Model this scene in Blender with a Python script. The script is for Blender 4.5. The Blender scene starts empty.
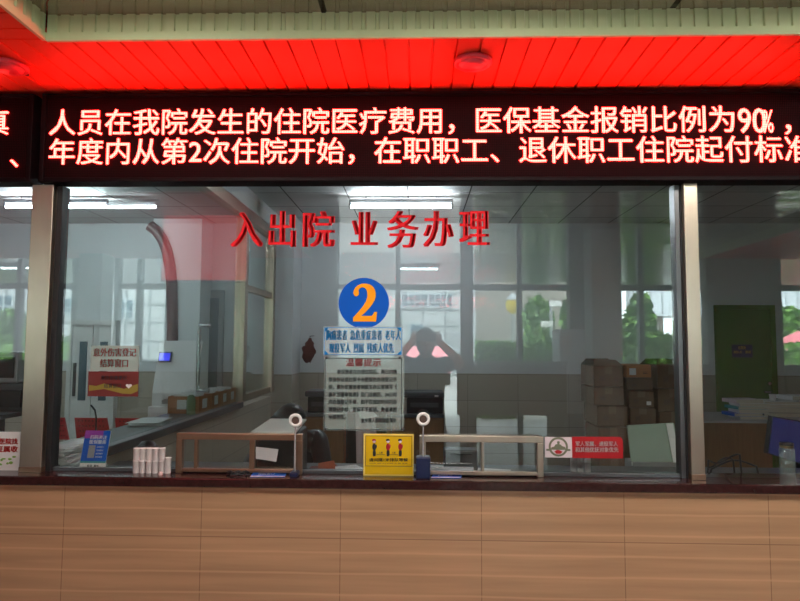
import bpy, bmesh, math, random
from mathutils import Vector, Matrix, Euler
random.seed(7)
S = bpy.context.scene
C = S.collection
PI = math.pi

# ------------------------------------------------------------------ camera
CAMP = Vector((0.0, -2.6, 1.6))
YAW, PITCH, ROLL, F = math.radians(1.65), math.radians(4.0), math.radians(0.3), 620.0
cam_d = bpy.data.cameras.new('camera')
cam = bpy.data.objects.new('camera', cam_d)
C.objects.link(cam)
cam_d.sensor_width = 36.0
cam_d.lens = 36.0 * F / 800.0
cam_d.clip_start = 0.005
cam_d.clip_end = 300
RM = Matrix.Rotation(YAW, 3, 'Z') @ Matrix.Rotation(PI / 2 + PITCH, 3, 'X') @ Matrix.Rotation(ROLL, 3, 'Z')
cam.matrix_world = Matrix.Translation(CAMP) @ RM.to_4x4()
S.camera = cam

def ray(px, py):
    return RM @ Vector(((px - 400.0) / F, (300.5 - py) / F, -1.0))
def P(px, py, Y):                       # point of the plane y = Y seen at a pixel
    d = ray(px, py)
    return CAMP + d * ((Y - CAMP.y) / d.y)
def PZ(px, py, Z):                      # point of the level plane z = Z
    d = ray(px, py)
    return CAMP + d * ((Z - CAMP.z) / d.z)
def M(px, py, d):                       # a place behind the camera, known from its mirror image in the glass
    p = P(px, py, d - 2.6)
    return Vector((p.x, -p.y, p.z))

# ------------------------------------------------------------------ materials
def nt(name):
    m = bpy.data.materials.new(name)
    m.use_nodes = True
    t = m.node_tree
    t.nodes.clear()
    out = t.nodes.new('ShaderNodeOutputMaterial')
    return m, t, out
def L(t, a, b): t.links.new(a, b)
def node(t, k, **kw):
    n = t.nodes.new(k)
    for a, v in kw.items(): setattr(n, a, v)
    return n
def mat(name, col, rough=0.5, metal=0.0, var=0.12, scale=6.0, stretch=(1, 1, 1), bump=0.0, coat=0.0, spec=0.5):
    m, t, out = nt(name)
    b = node(t, 'ShaderNodeBsdfPrincipled')
    tc = node(t, 'ShaderNodeTexCoord'); mp = node(t, 'ShaderNodeMapping'); mp.inputs['Scale'].default_value = stretch
    nz = node(t, 'ShaderNodeTexNoise'); nz.inputs['Scale'].default_value = scale; nz.inputs['Detail'].default_value = 4
    L(t, tc.outputs['Object'], mp.inputs['Vector']); L(t, mp.outputs[0], nz.inputs['Vector'])
    mx = node(t, 'ShaderNodeMix', data_type='RGBA')
    mx.inputs[6].default_value = tuple(max(0, c * (1 - var)) for c in col) + (1,)
    mx.inputs[7].default_value = tuple(min(1, c * (1 + var)) for c in col) + (1,)
    L(t, nz.outputs['Fac'], mx.inputs[0]); L(t, mx.outputs[2], b.inputs['Base Color'])
    b.inputs['Roughness'].default_value = rough; b.inputs['Metallic'].default_value = metal
    b.inputs['Coat Weight'].default_value = coat; b.inputs['Specular IOR Level'].default_value = spec
    if bump:
        bp = node(t, 'ShaderNodeBump'); bp.inputs['Strength'].default_value = bump; bp.inputs['Distance'].default_value = 0.01
        L(t, nz.outputs['Fac'], bp.inputs['Height']); L(t, bp.outputs[0], b.inputs['Normal'])
    L(t, b.outputs[0], out.inputs[0])
    return m
def emit(name, col, strength):
    m, t, out = nt(name)
    e = node(t, 'ShaderNodeEmission'); e.inputs[0].default_value = tuple(col) + (1,); e.inputs[1].default_value = strength
    L(t, e.outputs[0], out.inputs[0])
    return m
def glass_mat(name, tint=(0.95, 0.985, 0.975), base=0.045, extra=None, rough=0.0):
    # clear sheet: transparent with a Schlick mirror reflection; extra = (colour, weight) adds a milky diffuse film
    m, t, out = nt(name)
    tr = node(t, 'ShaderNodeBsdfTransparent'); tr.inputs[0].default_value = tuple(tint) + (1,)
    gl = node(t, 'ShaderNodeBsdfGlossy'); gl.inputs['Roughness'].default_value = rough
    lw = node(t, 'ShaderNodeLayerWeight'); lw.inputs['Blend'].default_value = 0.5
    pw = node(t, 'ShaderNodeMath', operation='POWER'); pw.inputs[1].default_value = 5
    ml = node(t, 'ShaderNodeMath', operation='MULTIPLY_ADD'); ml.inputs[1].default_value = 1 - base; ml.inputs[2].default_value = base
    L(t, lw.outputs['Facing'], pw.inputs[0]); L(t, pw.outputs[0], ml.inputs[0])
    mx = node(t, 'ShaderNodeMixShader')
    L(t, ml.outputs[0], mx.inputs[0])
    src = tr.outputs[0]
    if extra:
        df = node(t, 'ShaderNodeBsdfDiffuse'); df.inputs[0].default_value = tuple(extra[0]) + (1,)
        m2 = node(t, 'ShaderNodeMixShader'); m2.inputs[0].default_value = extra[1]
        L(t, tr.outputs[0], m2.inputs[1]); L(t, df.outputs[0], m2.inputs[2]); src = m2.outputs[0]
    L(t, src, mx.inputs[1]); L(t, gl.outputs[0], mx.inputs[2])
    L(t, mx.outputs[0], out.inputs[0])
    return m
def brick_mat(name, col, joint, w, h, mortar=0.004, rough=0.4, axes='XZ', offset=0.0, wave=0.0, coat=0.0, var=0.06, streak=0.0, shift=(0, 0), metal=0.0, spec=0.5):
    m, t, out = nt(name)
    b = node(t, 'ShaderNodeBsdfPrincipled')
    tc = node(t, 'ShaderNodeTexCoord'); sp = node(t, 'ShaderNodeSeparateXYZ'); cb = node(t, 'ShaderNodeCombineXYZ')
    L(t, tc.outputs['Object'], sp.inputs[0])
    L(t, sp.outputs[axes[0]], cb.inputs[0]); L(t, sp.outputs[axes[1]], cb.inputs[1])
    mp = node(t, 'ShaderNodeMapping'); mp.inputs['Location'].default_value = (shift[0], shift[1], 0)
    L(t, cb.outputs[0], mp.inputs[0])
    br = node(t, 'ShaderNodeTexBrick'); br.offset = offset
    br.inputs['Scale'].default_value = 1; br.inputs['Brick Width'].default_value = w; br.inputs['Row Height'].default_value = h
    br.inputs['Mortar Size'].default_value = mortar; br.inputs['Mortar Smooth'].default_value = 0.3
    br.inputs['Color1'].default_value = tuple(c * (1 - var) for c in col) + (1,)
    br.inputs['Color2'].default_value = tuple(min(1, c * (1 + var)) for c in col) + (1,)
    br.inputs['Mortar'].default_value = tuple(joint) + (1,)
    L(t, mp.outputs[0], br.inputs['Vector'])
    colsock = br.outputs['Color']
    if streak:
        wv = node(t, 'ShaderNodeMapping'); wv.inputs['Scale'].default_value = (0.9, 17, 1); L(t, mp.outputs[0], wv.inputs[0])
        nz = node(t, 'ShaderNodeTexNoise'); nz.inputs['Scale'].default_value = 1.5; nz.inputs['Detail'].default_value = 5
        L(t, wv.outputs[0], nz.inputs['Vector'])
        rp = node(t, 'ShaderNodeValToRGB'); rp.color_ramp.elements[0].position = 0.3; rp.color_ramp.elements[1].position = 0.7
        k = 1 - streak
        rp.color_ramp.elements[0].color = (k, k, k, 1); rp.color_ramp.elements[1].color = (1 + streak * .4,) * 3 + (1,)
        L(t, nz.outputs['Fac'], rp.inputs[0])
        mx = node(t, 'ShaderNodeMix', data_type='RGBA', blend_type='MULTIPLY'); mx.inputs[0].default_value = 1
        L(t, colsock, mx.inputs[6]); L(t, rp.outputs[0], mx.inputs[7]); colsock = mx.outputs[2]
        # thin pale bedding lines
        w2 = node(t, 'ShaderNodeTexWave', wave_type='BANDS', bands_direction='Y', wave_profile='SIN'); w2.inputs['Scale'].default_value = 3.9
        w2.inputs['Distortion'].default_value = 0.5; w2.inputs['Detail'].default_value = 2; w2.inputs['Detail Scale'].default_value = 0.6
        L(t, mp.outputs[0], w2.inputs['Vector'])
        r2 = node(t, 'ShaderNodeValToRGB'); r2.color_ramp.elements[0].position = 0.955; r2.color_ramp.elements[0].color = (0, 0, 0, 1)
        r2.color_ramp.elements[1].position = 1.0; r2.color_ramp.elements[1].color = (0.5, 0.5, 0.5, 1)
        L(t, w2.outputs['Fac'], r2.inputs[0])
        m3 = node(t, 'ShaderNodeMix', data_type='RGBA'); m3.inputs[7].default_value = tuple(min(1, c * 1.35) for c in col) + (1,)
        L(t, r2.outputs[0], m3.inputs[0]); L(t, colsock, m3.inputs[6]); colsock = m3.outputs[2]
    L(t, colsock, b.inputs['Base Color'])
    b.inputs['Roughness'].default_value = rough; b.inputs['Coat Weight'].default_value = coat; b.inputs['Metallic'].default_value = metal
    b.inputs['Specular IOR Level'].default_value = spec
    if wave:
        wm = node(t, 'ShaderNodeMapping'); wm.inputs['Scale'].default_value = (1.2, 5, 1); L(t, mp.outputs[0], wm.inputs[0])
        nw = node(t, 'ShaderNodeTexNoise'); nw.inputs['Scale'].default_value = 1.6; nw.inputs['Detail'].default_value = 3
        L(t, wm.outputs[0], nw.inputs['Vector'])
        bp = node(t, 'ShaderNodeBump'); bp.inputs['Strength'].default_value = wave; bp.inputs['Distance'].default_value = 0.03
        L(t, nw.outputs['Fac'], bp.inputs['Height']); L(t, bp.outputs[0], b.inputs['Normal'])
    L(t, b.outputs[0], out.inputs[0])
    return m
def led_mat(name, col, strength, pitch, floor_k):
    m, t, out = nt(name)
    tc = node(t, 'ShaderNodeTexCoord')
    vm = node(t, 'ShaderNodeVectorMath', operation='SCALE'); vm.inputs[3].default_value = 1 / pitch
    fr = node(t, 'ShaderNodeVectorMath', operation='FRACTION')
    sb = node(t, 'ShaderNodeVectorMath', operation='SUBTRACT'); sb.inputs[1].default_value = (0.5, 0.5, 0.5)
    mk = node(t, 'ShaderNodeVectorMath', operation='MULTIPLY'); mk.inputs[1].default_value = (1, 0, 1)
    ln = node(t, 'ShaderNodeVectorMath', operation='LENGTH')
    mr = node(t, 'ShaderNodeMapRange'); mr.inputs['From Min'].default_value = 0.5; mr.inputs['From Max'].default_value = 0.36
    mr.inputs['To Min'].default_value = strength * floor_k; mr.inputs['To Max'].default_value = strength
    L(t, tc.outputs['Object'], vm.inputs[0]); L(t, vm.outputs[0], fr.inputs[0]); L(t, fr.outputs[0], sb.inputs[0])
    L(t, sb.outputs[0], mk.inputs[0]); L(t, mk.outputs[0], ln.inputs[0]); L(t, ln.outputs['Value'], mr.inputs['Value'])
    e = node(t, 'ShaderNodeEmission'); e.inputs[0].default_value = tuple(col) + (1,)
    L(t, mr.outputs[0], e.inputs[1]); L(t, e.outputs[0], out.inputs[0])
    return m
def led_face_mat(name, pitch):
    m, t, out = nt(name)
    tc = node(t, 'ShaderNodeTexCoord')
    vm = node(t, 'ShaderNodeVectorMath', operation='SCALE'); vm.inputs[3].default_value = 1 / pitch
    fr = node(t, 'ShaderNodeVectorMath', operation='FRACTION')
    sb = node(t, 'ShaderNodeVectorMath', operation='SUBTRACT'); sb.inputs[1].default_value = (0.5, 0.5, 0.5)
    mk = node(t, 'ShaderNodeVectorMath', operation='MULTIPLY'); mk.inputs[1].default_value = (1, 0, 1)
    ln = node(t, 'ShaderNodeVectorMath', operation='LENGTH')
    lt = node(t, 'ShaderNodeMath', operation='LESS_THAN'); lt.inputs[1].default_value = 0.36
    L(t, tc.outputs['Object'], vm.inputs[0]); L(t, vm.outputs[0], fr.inputs[0]); L(t, fr.outputs[0], sb.inputs[0])
    L(t, sb.outputs[0], mk.inputs[0]); L(t, mk.outputs[0], ln.inputs[0]); L(t, ln.outputs['Value'], lt.inputs[0])
    mx = node(t, 'ShaderNodeMix', data_type='RGBA'); mx.inputs[6].default_value = (0.004, 0.002, 0.002, 1); mx.inputs[7].default_value = (0.03, 0.006, 0.008, 1)
    L(t, lt.outputs[0], mx.inputs[0])
    b = node(t, 'ShaderNodeBsdfPrincipled'); b.inputs['Roughness'].default_value = 0.6; b.inputs['Specular IOR Level'].default_value = 0.03
    L(t, mx.outputs[2], b.inputs['Base Color']); L(t, b.outputs[0], out.inputs[0])
    return m

MT = dict(
    tile=brick_mat('tan_travertine_tile', (0.47, 0.275, 0.155), (0.27, 0.15, 0.085), 0.556, 0.30, 0.0018, 0.22, 'XZ', 0.0, 0, 0.25, 0.03, 0.18, (0.303, 0.068)),
    granite=mat('dark_red_granite', (0.035, 0.012, 0.012), 0.12, 0, 0.7, 60),
    steel=mat('brushed_steel', (0.56, 0.46, 0.37), 0.3, 1.0, 0.16, 9, (1, 1, 0.6), 0.05),
    steel2=mat('polished_steel', (0.62, 0.62, 0.63), 0.2, 0.95, 0.05, 9),
    warmsteel=mat('warm_steel_tube', (0.40, 0.25, 0.17), 0.3, 0.9, 0.12, 12),
    darksteel=mat('dark_steel', (0.16, 0.16, 0.17), 0.3, 0.9, 0.1, 9),
    gasket=mat('black_gasket', (0.012, 0.012, 0.014), 0.5),
    glass=glass_mat('window_glass', base=0.088),
    glass2=glass_mat('partition_glass', (0.93, 0.985, 0.965), 0.04),
    glass3=glass_mat('lobby_glass', (0.95, 0.985, 0.985), 0.04),
    acrylic=glass_mat('frosted_acrylic', (0.9, 0.94, 0.92), 0.03, ((0.62, 0.74, 0.73), 0.23)),
    acrylic2=glass_mat('clear_acrylic', (0.93, 0.97, 0.98), 0.03, ((0.62, 0.80, 0.87), 0.30)),
    acrylic3=glass_mat('poster_acrylic', (0.85, 0.9, 0.9), 0.03, ((0.50, 0.58, 0.53), 0.55)),
    sign_case=mat('black_sign_case', (0.008, 0.003, 0.004), 0.5, spec=0.1),
    led_face=led_face_mat('led_panel_face', 0.0073),
    led=led_mat('lit_red_leds', (1.0, 0.021, 0.016), 34.0, 0.0073, 0.28),
    slat=mat('soffit_slat_metal', (0.74, 0.065, 0.03), 0.5, 0, 0.06, 4, spec=0.2),  # red glow of the LED sign put into the colour of pale slats
    fascia=mat('pale_green_fascia_metal', (0.50, 0.56, 0.31), 0.5, 0, 0.1, 8),
    trayceil=brick_mat('glossy_ceiling_panel', (0.46, 0.38, 0.34), (0.03, 0.02, 0.02), 1.2, 0.9, 0.012, 0.06, 'XY', 0.0, 0.40, 0, 0.03, 0, (0.33, 0.4), 0.75),
    roomceil=brick_mat('ceiling_tile', (0.62, 0.60, 0.60), (0.06, 0.05, 0.05), 0.6, 0.6, 0.008, 0.55, 'XY', 0.0, 0, 0, 0.02, 0, (0.1, 0.25)),
    white=mat('white_wall_paint', (0.72, 0.74, 0.76), 0.7, 0, 0.03, 3),
    dado=brick_mat('beige_dado_tile', (0.46, 0.41, 0.34), (0.25, 0.22, 0.19), 0.6, 0.31, 0.003, 0.3, 'XZ', 0.0),
    dado_side=brick_mat('beige_dado_tile_side', (0.46, 0.41, 0.34), (0.25, 0.22, 0.19), 0.6, 0.31, 0.003, 0.3, 'YZ', 0.0),
    floor=brick_mat('grey_floor_tile', (0.50, 0.48, 0.45), (0.2, 0.19, 0.18), 0.8, 0.8, 0.004, 0.18, 'XY', 0.0),
    beige=mat('beige_plaster', (0.27, 0.25, 0.21), 0.6, 0, 0.05, 3),
    greypaint=mat('grey_painted_metal', (0.30, 0.33, 0.34), 0.45, 0, 0.06, 5),
    greycol=mat('grey_stone_column', (0.19, 0.20, 0.185), 0.4, 0, 0.08, 5),
    red_film=mat('red_vinyl', (0.75, 0.012, 0.02), 0.5, 0, 0.04, 5, spec=0.12),
    blue_film=mat('blue_vinyl', (0.006, 0.10, 0.52), 0.35, 0, 0.06, 5, spec=0.12),
    orange_film=mat('orange_vinyl', (0.95, 0.36, 0.012), 0.4, 0, 0.05, 5, spec=0.12),
    blue_ink=mat('blue_ink', (0.004, 0.19, 0.55), 0.5, spec=0.1),
    red_ink=mat('red_ink', (0.55, 0.03, 0.03), 0.5),
    black_ink=mat('black_ink', (0.012, 0.012, 0.014), 0.5),
    white_ink=mat('white_ink', (0.82, 0.80, 0.80), 0.5),
    yellow=mat('yellow_acrylic', (0.72, 0.46, 0.010), 0.25, 0, 0.05, 4, coat=0.4),
    yellow_edge=mat('yellow_acrylic_edge', (0.85, 0.66, 0.16), 0.3),
    red=mat('red_acrylic', (0.40, 0.008, 0.014), 0.3, 0, 0.05, 4),
    pinkwhite=mat('pale_pink_paper', (0.72, 0.62, 0.66), 0.5),
    green=mat('olive_green_door', (0.05, 0.15, 0.008), 0.5, 0, 0.07, 2),
    cardboard=mat('cardboard', (0.115, 0.068, 0.036), 0.8, 0, 0.15, 10),
    cardboard2=mat('pale_cardboard_tape', (0.16, 0.105, 0.06), 0.5, 0, 0.12, 10),
    orange_card=mat('orange_cardboard', (0.46, 0.17, 0.055), 0.75, 0, 0.12, 8),
    paper=mat('white_paper', (0.78, 0.78, 0.80), 0.7, 0, 0.04, 8),
    paper_edge=mat('cream_page_edges', (0.60, 0.53, 0.44), 0.8, 0, 0.1, 60, (1, 1, 9)),
    wood=mat('brown_wood_veneer', (0.25, 0.125, 0.055), 0.4, 0, 0.28, 5, (9, 9, 0.7)),
    wood_edge=mat('reddish_wood_edge', (0.36, 0.13, 0.06), 0.4, 0, 0.15, 5, (9, 9, 0.7)),
    greytop=mat('grey_laminate', (0.40, 0.40, 0.44), 0.3),
    darktop=mat('dark_grey_laminate', (0.09, 0.09, 0.10), 0.3),
    black=mat('black_plastic', (0.015, 0.015, 0.017), 0.35),
    darkgrey=mat('dark_grey_plastic', (0.06, 0.06, 0.065), 0.45),
    midgrey=mat('grey_plastic', (0.30, 0.30, 0.31), 0.45),
    white_pl=mat('white_plastic', (0.78, 0.77, 0.76), 0.35),
    cup=mat('paper_cup_white', (0.70, 0.64, 0.63), 0.6, 0, 0.04, 20),
    navy=mat('navy_plastic', (0.008, 0.014, 0.06), 0.35),
    screen_blue=emit('lit_blue_screen', (0.04, 0.045, 0.75), 1.1),
    monitor_blue=emit('lit_monitor_blue', (0.05, 0.06, 0.25), 0.15),
    tube=emit('lit_fluorescent_tube', (0.86, 0.93, 1.0), 48.0),
    panel_glow=emit('lit_panel_diffuser', (1.0, 0.93, 0.84), 13.0),
    lampbody=mat('lamp_body_grey', (0.22, 0.23, 0.25), 0.5, spec=0.1),
    redglow=emit('lit_red_display', (1.0, 0.10, 0.11), 0.9),
    skin=mat('skin', (0.55, 0.34, 0.25), 0.5),
    hair=mat('black_hair', (0.008, 0.007, 0.007), 0.45, 0, 0.3, 40),
    shirt=mat('dark_shirt_cloth', (0.03, 0.032, 0.036), 0.8),
    trousers=mat('dark_trousers_cloth', (0.02, 0.02, 0.026), 0.8),
    coat=mat('pale_coat_cloth', (0.46, 0.38, 0.40), 0.85, 0, 0.08, 12),
    maroon=mat('maroon_cloth', (0.10, 0.018, 0.016), 0.85),
    facade=brick_mat('white_facade_tile', (0.38, 0.41, 0.41), (0.17, 0.20, 0.20), 1.2, 0.9, 0.07, 0.5, 'XZ', 0.0),
    winframe=mat('window_frame_grey', (0.45, 0.50, 0.52), 0.4),
    bluewin=mat('tinted_far_window', (0.07, 0.13, 0.16), 0.5, spec=0.1),
    paving=brick_mat('pale_paving', (0.40, 0.41, 0.40), (0.22, 0.22, 0.22), 0.6, 0.6, 0.01, 0.6, 'XY', 0.5),
    canopy=brick_mat('glossy_canopy_panel', (0.06, 0.065, 0.062), (0.02, 0.02, 0.02), 1.6, 0.2, 0.01, 0.16, 'XY', 0.0, 0.9, spec=0.15),
    leaf=mat('leaf_green', (0.10, 0.23, 0.05), 0.55, 0, 0.4, 3),
    leaf_dark=mat('leaf_dark_green', (0.045, 0.11, 0.03), 0.55, 0, 0.4, 3),
    leaf_bright=mat('leaf_bright_green', (0.24, 0.46, 0.10), 0.55, 0, 0.35, 3),
    bark=mat('bark', (0.10, 0.075, 0.05), 0.9, 0, 0.3, 20),
    redseat=mat('red_seat_metal', (0.65, 0.02, 0.03), 0.35),
    carpink=mat('pink_red_car_paint', (0.75, 0.22, 0.25), 0.25, 0, 0.03, 3, coat=0.6),
    tyre=mat('black_tyre', (0.015, 0.015, 0.015), 0.8),
    tent=mat('pink_red_canvas', (0.78, 0.20, 0.24), 0.7),
    panelwhite=mat('white_metal_panel', (0.75, 0.82, 0.86), 0.4),
    stone=mat('granite_kerb', (0.42, 0.42, 0.40), 0.6, 0, 0.15, 20),
    teal=mat('teal_plastic', (0.04, 0.30, 0.30), 0.4),
    yellow_ink=mat('yellow_ink', (0.70, 0.52, 0.06), 0.5),
    olive_ink=mat('olive_ink', (0.16, 0.17, 0.11), 0.5),
    magenta=mat('magenta_ink', (0.32, 0.03, 0.36), 0.5),
    gel=glass_mat('pale_green_gel_bottle', (0.80, 0.92, 0.78), 0.04, ((0.45, 0.62, 0.40), 0.45)),
    gold=mat('gold_cap', (0.35, 0.27, 0.14), 0.3, 0.9),
    frosted=mat('frosted_green_panel', (0.26, 0.35, 0.28), 0.35, 0, 0.12, 6),
    paler=mat('pale_column_paint', (0.40, 0.40, 0.35), 0.5, 0, 0.05, 4),
    lamp_red=mat('dull_red_lamp_glass', (0.62, 0.06, 0.09), 0.35, 0, 0.05, 20),  # white downlights; the sign's red spill is put into their colour
    khaki=mat('khaki_window_film', (0.62, 0.60, 0.36), 0.5),
)

# ------------------------------------------------------------------ mesh builder
class MB:
    def __init__(s): s.v = []; s.f = []; s.mi = []; s.sm = []
    def add(s, vs, fs, mi=0, smooth=False):
        n = len(s.v); s.v += [Vector(v) for v in vs]
        for f in fs: s.f.append(tuple(i + n for i in f)); s.mi.append(mi); s.sm.append(smooth)
        return s
    def box(s, lo, hi, mi=0, bevel=0.0, rot=None, seg=2):
        lo, hi = Vector(lo), Vector(hi)
        lo, hi = Vector(map(min, lo, hi)), Vector(map(max, lo, hi))
        bm = bmesh.new(); bmesh.ops.create_cube(bm, size=1.0)
        c = (lo + hi) / 2; d = hi - lo
        for v in bm.verts: v.co = Vector((v.co.x * d.x, v.co.y * d.y, v.co.z * d.z))
        if bevel > 0:
            bmesh.ops.bevel(bm, geom=list(bm.edges), offset=min(bevel, min(d) * 0.45), segments=seg, profile=0.5, affect='EDGES')
        R = rot.to_matrix() if rot else Matrix.Identity(3)
        vs = [R @ v.co + c for v in bm.verts]
        bm.verts.index_update()
        s.add(vs, [[v.index for v in f.verts] for f in bm.faces], mi)
        bm.free(); return s
    def cyl(s, p0, p1, r0, r1=None, n=20, mi=0, cap=True):
        r1 = r0 if r1 is None else r1
        p0, p1 = Vector(p0), Vector(p1); a = (p1 - p0).normalized()
        u = a.orthogonal().normalized(); w = a.cross(u)
        vs = []
        for p, r in ((p0, r0), (p1, r1)):
            for k in range(n):
                t = 2 * PI * k / n; vs.append(p + (u * math.cos(t) + w * math.sin(t)) * r)
        s.add(vs, [(k, (k + 1) % n, n + (k + 1) % n, n + k) for k in range(n)], mi, True)
        if cap: s.add(vs, [tuple(range(n))[::-1], tuple(range(n, 2 * n))], mi)
        return s
    def tube(s, pts, r, n=10, mi=0, closed=False):
        pts = [Vector(p) for p in pts]; N = len(pts); rings = []
        rr = r if isinstance(r, (list, tuple)) else [r] * N
        prev = None
        for i, p in enumerate(pts):
            a = (pts[(i + 1) % N] if (closed or i < N - 1) else p) - (pts[i - 1] if (closed or i > 0) else p)
            a.normalize()
            if prev is None: u = a.orthogonal().normalized()
            else:
                u = prev - a * prev.dot(a)
                u = u.normalized() if u.length > 1e-6 else a.orthogonal().normalized()
            prev = u; w = a.cross(u)
            rings.append([p + (u * math.cos(2 * PI * k / n) + w * math.sin(2 * PI * k / n)) * rr[i] for k in range(n)])
        vs = [v for rg in rings for v in rg]; fs = []
        for i in range(N if closed else N - 1):
            j = (i + 1) % N
            for k in range(n): fs.append((i * n + k, i * n + (k + 1) % n, j * n + (k + 1) % n, j * n + k))
        s.add(vs, fs, mi, True)
        if not closed: s.add(vs, [tuple(range(n))[::-1], tuple(range((N - 1) * n, N * n))], mi)
        return s
    def lathe(s, c, prof, n=28, mi=0, axis='Z'):
        c = Vector(c); vs = []
        for r, h in prof:
            for k in range(n):
                t = 2 * PI * k / n; x, y = r * math.cos(t), r * math.sin(t)
                vs.append(c + (Vector((x, y, h)) if axis == 'Z' else Vector((x, -h, y))))
        m = len(prof)
        s.add(vs, [(i * n + k, i * n + (k + 1) % n, (i + 1) * n + (k + 1) % n, (i + 1) * n + k) for i in range(m - 1) for k in range(n)], mi, True)
        s.add(vs, [tuple(range(n))[::-1], tuple(range((m - 1) * n, m * n))], mi)
        return s
    def ell(s, c, r, n=16, m=10, mi=0, rot=None):
        c = Vector(c); R = rot.to_matrix() if rot else Matrix.Identity(3); vs = []
        for i in range(m + 1):
            a = PI * i / m
            for k in range(n):
                t = 2 * PI * k / n
                vs.append(c + R @ Vector((r[0] * math.sin(a) * math.cos(t), r[1] * math.sin(a) * math.sin(t), r[2] * math.cos(a))))
        s.add(vs, [(i * n + k, (i + 1) * n + k, (i + 1) * n + (k + 1) % n, i * n + (k + 1) % n) for i in range(m) for k in range(n)], mi, True)
        return s
    def prism(s, poly, y0, y1, mi=0):       # polygon in x,z pushed along y
        n = len(poly)
        vs = [(x, y0, z) for x, z in poly] + [(x, y1, z) for x, z in poly]
        s.add(vs, [tuple(range(n)), tuple(range(n, 2 * n))[::-1]] + [(k, n + k, n + (k + 1) % n, (k + 1) % n) for k in range(n)], mi)
        return s
    def extr(s, poly, d, mi=0):             # 3-d polygon pushed by a vector
        d = Vector(d); n = len(poly); vs = [Vector(p) for p in poly]; vs += [v + d for v in vs]
        s.add(vs, [tuple(range(n))[::-1], tuple(range(n, 2 * n))] + [(k, (k + 1) % n, n + (k + 1) % n, n + k) for k in range(n)], mi)
        return s
    def build(s, name, mats, parent=None, origin=None, off=None):
        me = bpy.data.meshes.new(name)
        o = bpy.data.objects.new(name, me); C.objects.link(o)
        org = Vector((0, 0, 0))
        if parent is not None:
            o.parent = parent
            if off is not None: org = Vector(off)
            else: org = WO(parent)
        elif origin is not None:
            org = Vector(origin); o.location = org
        me.from_pydata([tuple(v - org) for v in s.v], [], s.f)
        ms = mats if isinstance(mats, (list, tuple)) else [mats]
        for m in ms: me.materials.append(MT[m] if isinstance(m, str) else m)
        me.polygons.foreach_set('material_index', s.mi); me.polygons.foreach_set('use_smooth', s.sm)
        bm = bmesh.new(); bm.from_mesh(me); bmesh.ops.recalc_face_normals(bm, faces=bm.faces); bm.to_mesh(me); bm.free()
        me.update()
        return o
def WO(o):
    v = Vector((0, 0, 0))
    while o is not None: v += o.location; o = o.parent
    return v
def tag(o, label=None, cat=None, group=None, kind=None):
    if label: o['label'] = label
    if cat: o['category'] = cat
    if group: o['group'] = group
    if kind: o['kind'] = kind
    return o
def thing(name, loc, label, cat, group=None, rz=0.0):
    o = bpy.data.objects.new(name, None); C.objects.link(o); o.empty_display_size = 0.05
    o.location = loc; o.rotation_euler = (0, 0, rz)
    return tag(o, label, cat, group)
def struct(o): o['kind'] = 'structure'; return o
def copy_tree(o, parent=None):
    c = o.copy(); C.objects.link(c)
    if parent is not None: c.parent = parent
    for ch in list(o.children): copy_tree(ch, c)
    return c

# ------------------------------------------------------------------ lettering
_fc = bpy.data.curves.new('glyph', 'FONT'); _fc.resolution_u = 3
_fo = bpy.data.objects.new('glyph', _fc); C.objects.link(_fo)
_cache = {}
def glyph(ch):
    if ch not in _cache:
        _fc.body = ch
        bpy.context.view_layer.update()
        dg = bpy.context.evaluated_depsgraph_get()
        me = bpy.data.meshes.new_from_object(_fo.evaluated_get(dg))
        _cache[ch] = ([(v.co.x, v.co.y) for v in me.vertices], [tuple(p.vertices) for p in me.polygons])
        bpy.data.meshes.remove(me)
    return _cache[ch]
def adv(ch):
    if ch == ' ': return 0.5
    return 1.0 if ord(ch) > 0x2000 else 0.56
def text(mb, s, tl, right, down, size, bold=0.0, song=False, mi=0, aspect=1.0, track=0.0):
    """Lettering laid from the point tl (upper left of the first em box) along the vectors right / down; size = em height in metres."""
    tl = Vector(tl); r = Vector(right).normalized(); d = Vector(down).normalized(); nrm = d.cross(r).normalized()
    x = 0.0
    shifts = [0.0]
    if bold: shifts = [-bold, 0.0, bold]
    for ch in s:
        if ch != ' ':
            vs, fs = glyph(ch)
            for j, sx in enumerate(shifts):
                pts = [tl + r * ((x + (vx + sx) * aspect) * size) + d * ((0.84 - vy + (0 if song or not bold else sx * 0.6)) * size) for vx, vy in vs]
                mb.add(pts, fs, mi)
        x += (adv(ch) + track) * aspect
    return x * size
def textw(s, track=0.0): return sum(adv(c) + track for c in s)
def text_px(mb, s, x0, y0, x1, y1, Y, bold=0.0, song=False, mi=0):
    """Lettering fitted to a pixel box on the upright plane y = Y."""
    a, b, c = P(x0, y0, Y), P(x1, y0, Y), P(x0, y1, Y)
    size = (a.z - c.z); w = (b - a).length
    asp = w / (textw(s) * size)
    text(mb, s, a, (b.x - a.x, 0, b.z - a.z), (0, 0, -1), size, bold, song, mi, asp)
def rect_px(mb, x0, y0, x1, y1, Y, t, mi=0, bevel=0.0):
    a, c = P(x0, y0, Y), P(x1, y1, Y)
    mb.box((a.x, Y - t / 2, c.z), (c.x, Y + t / 2, a.z), mi, bevel); return mb

# ================================================================== setting
ZT = 1.064                              # counter top
YFRONT = -0.12
LX0, LX1 = -7.0, 7.0                    # lobby
YOUT = -5.1                             # lobby's outer glass wall
YB = 4.9                                # back wall of the office
ZC, ZS = 3.07, 2.66                     # office ceiling, soffit
XP = -1.66                              # partition at the left of the office

# tiled counter front
struct(MB().box((LX0, -0.10, 0), (LX1, 0.06, 1.027)).build('wall_front', 'tile'))
struct(MB().box((LX0, 0.0, 2.33), (LX1, 0.16, 3.3)).build('wall_header', 'white'))
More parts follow.
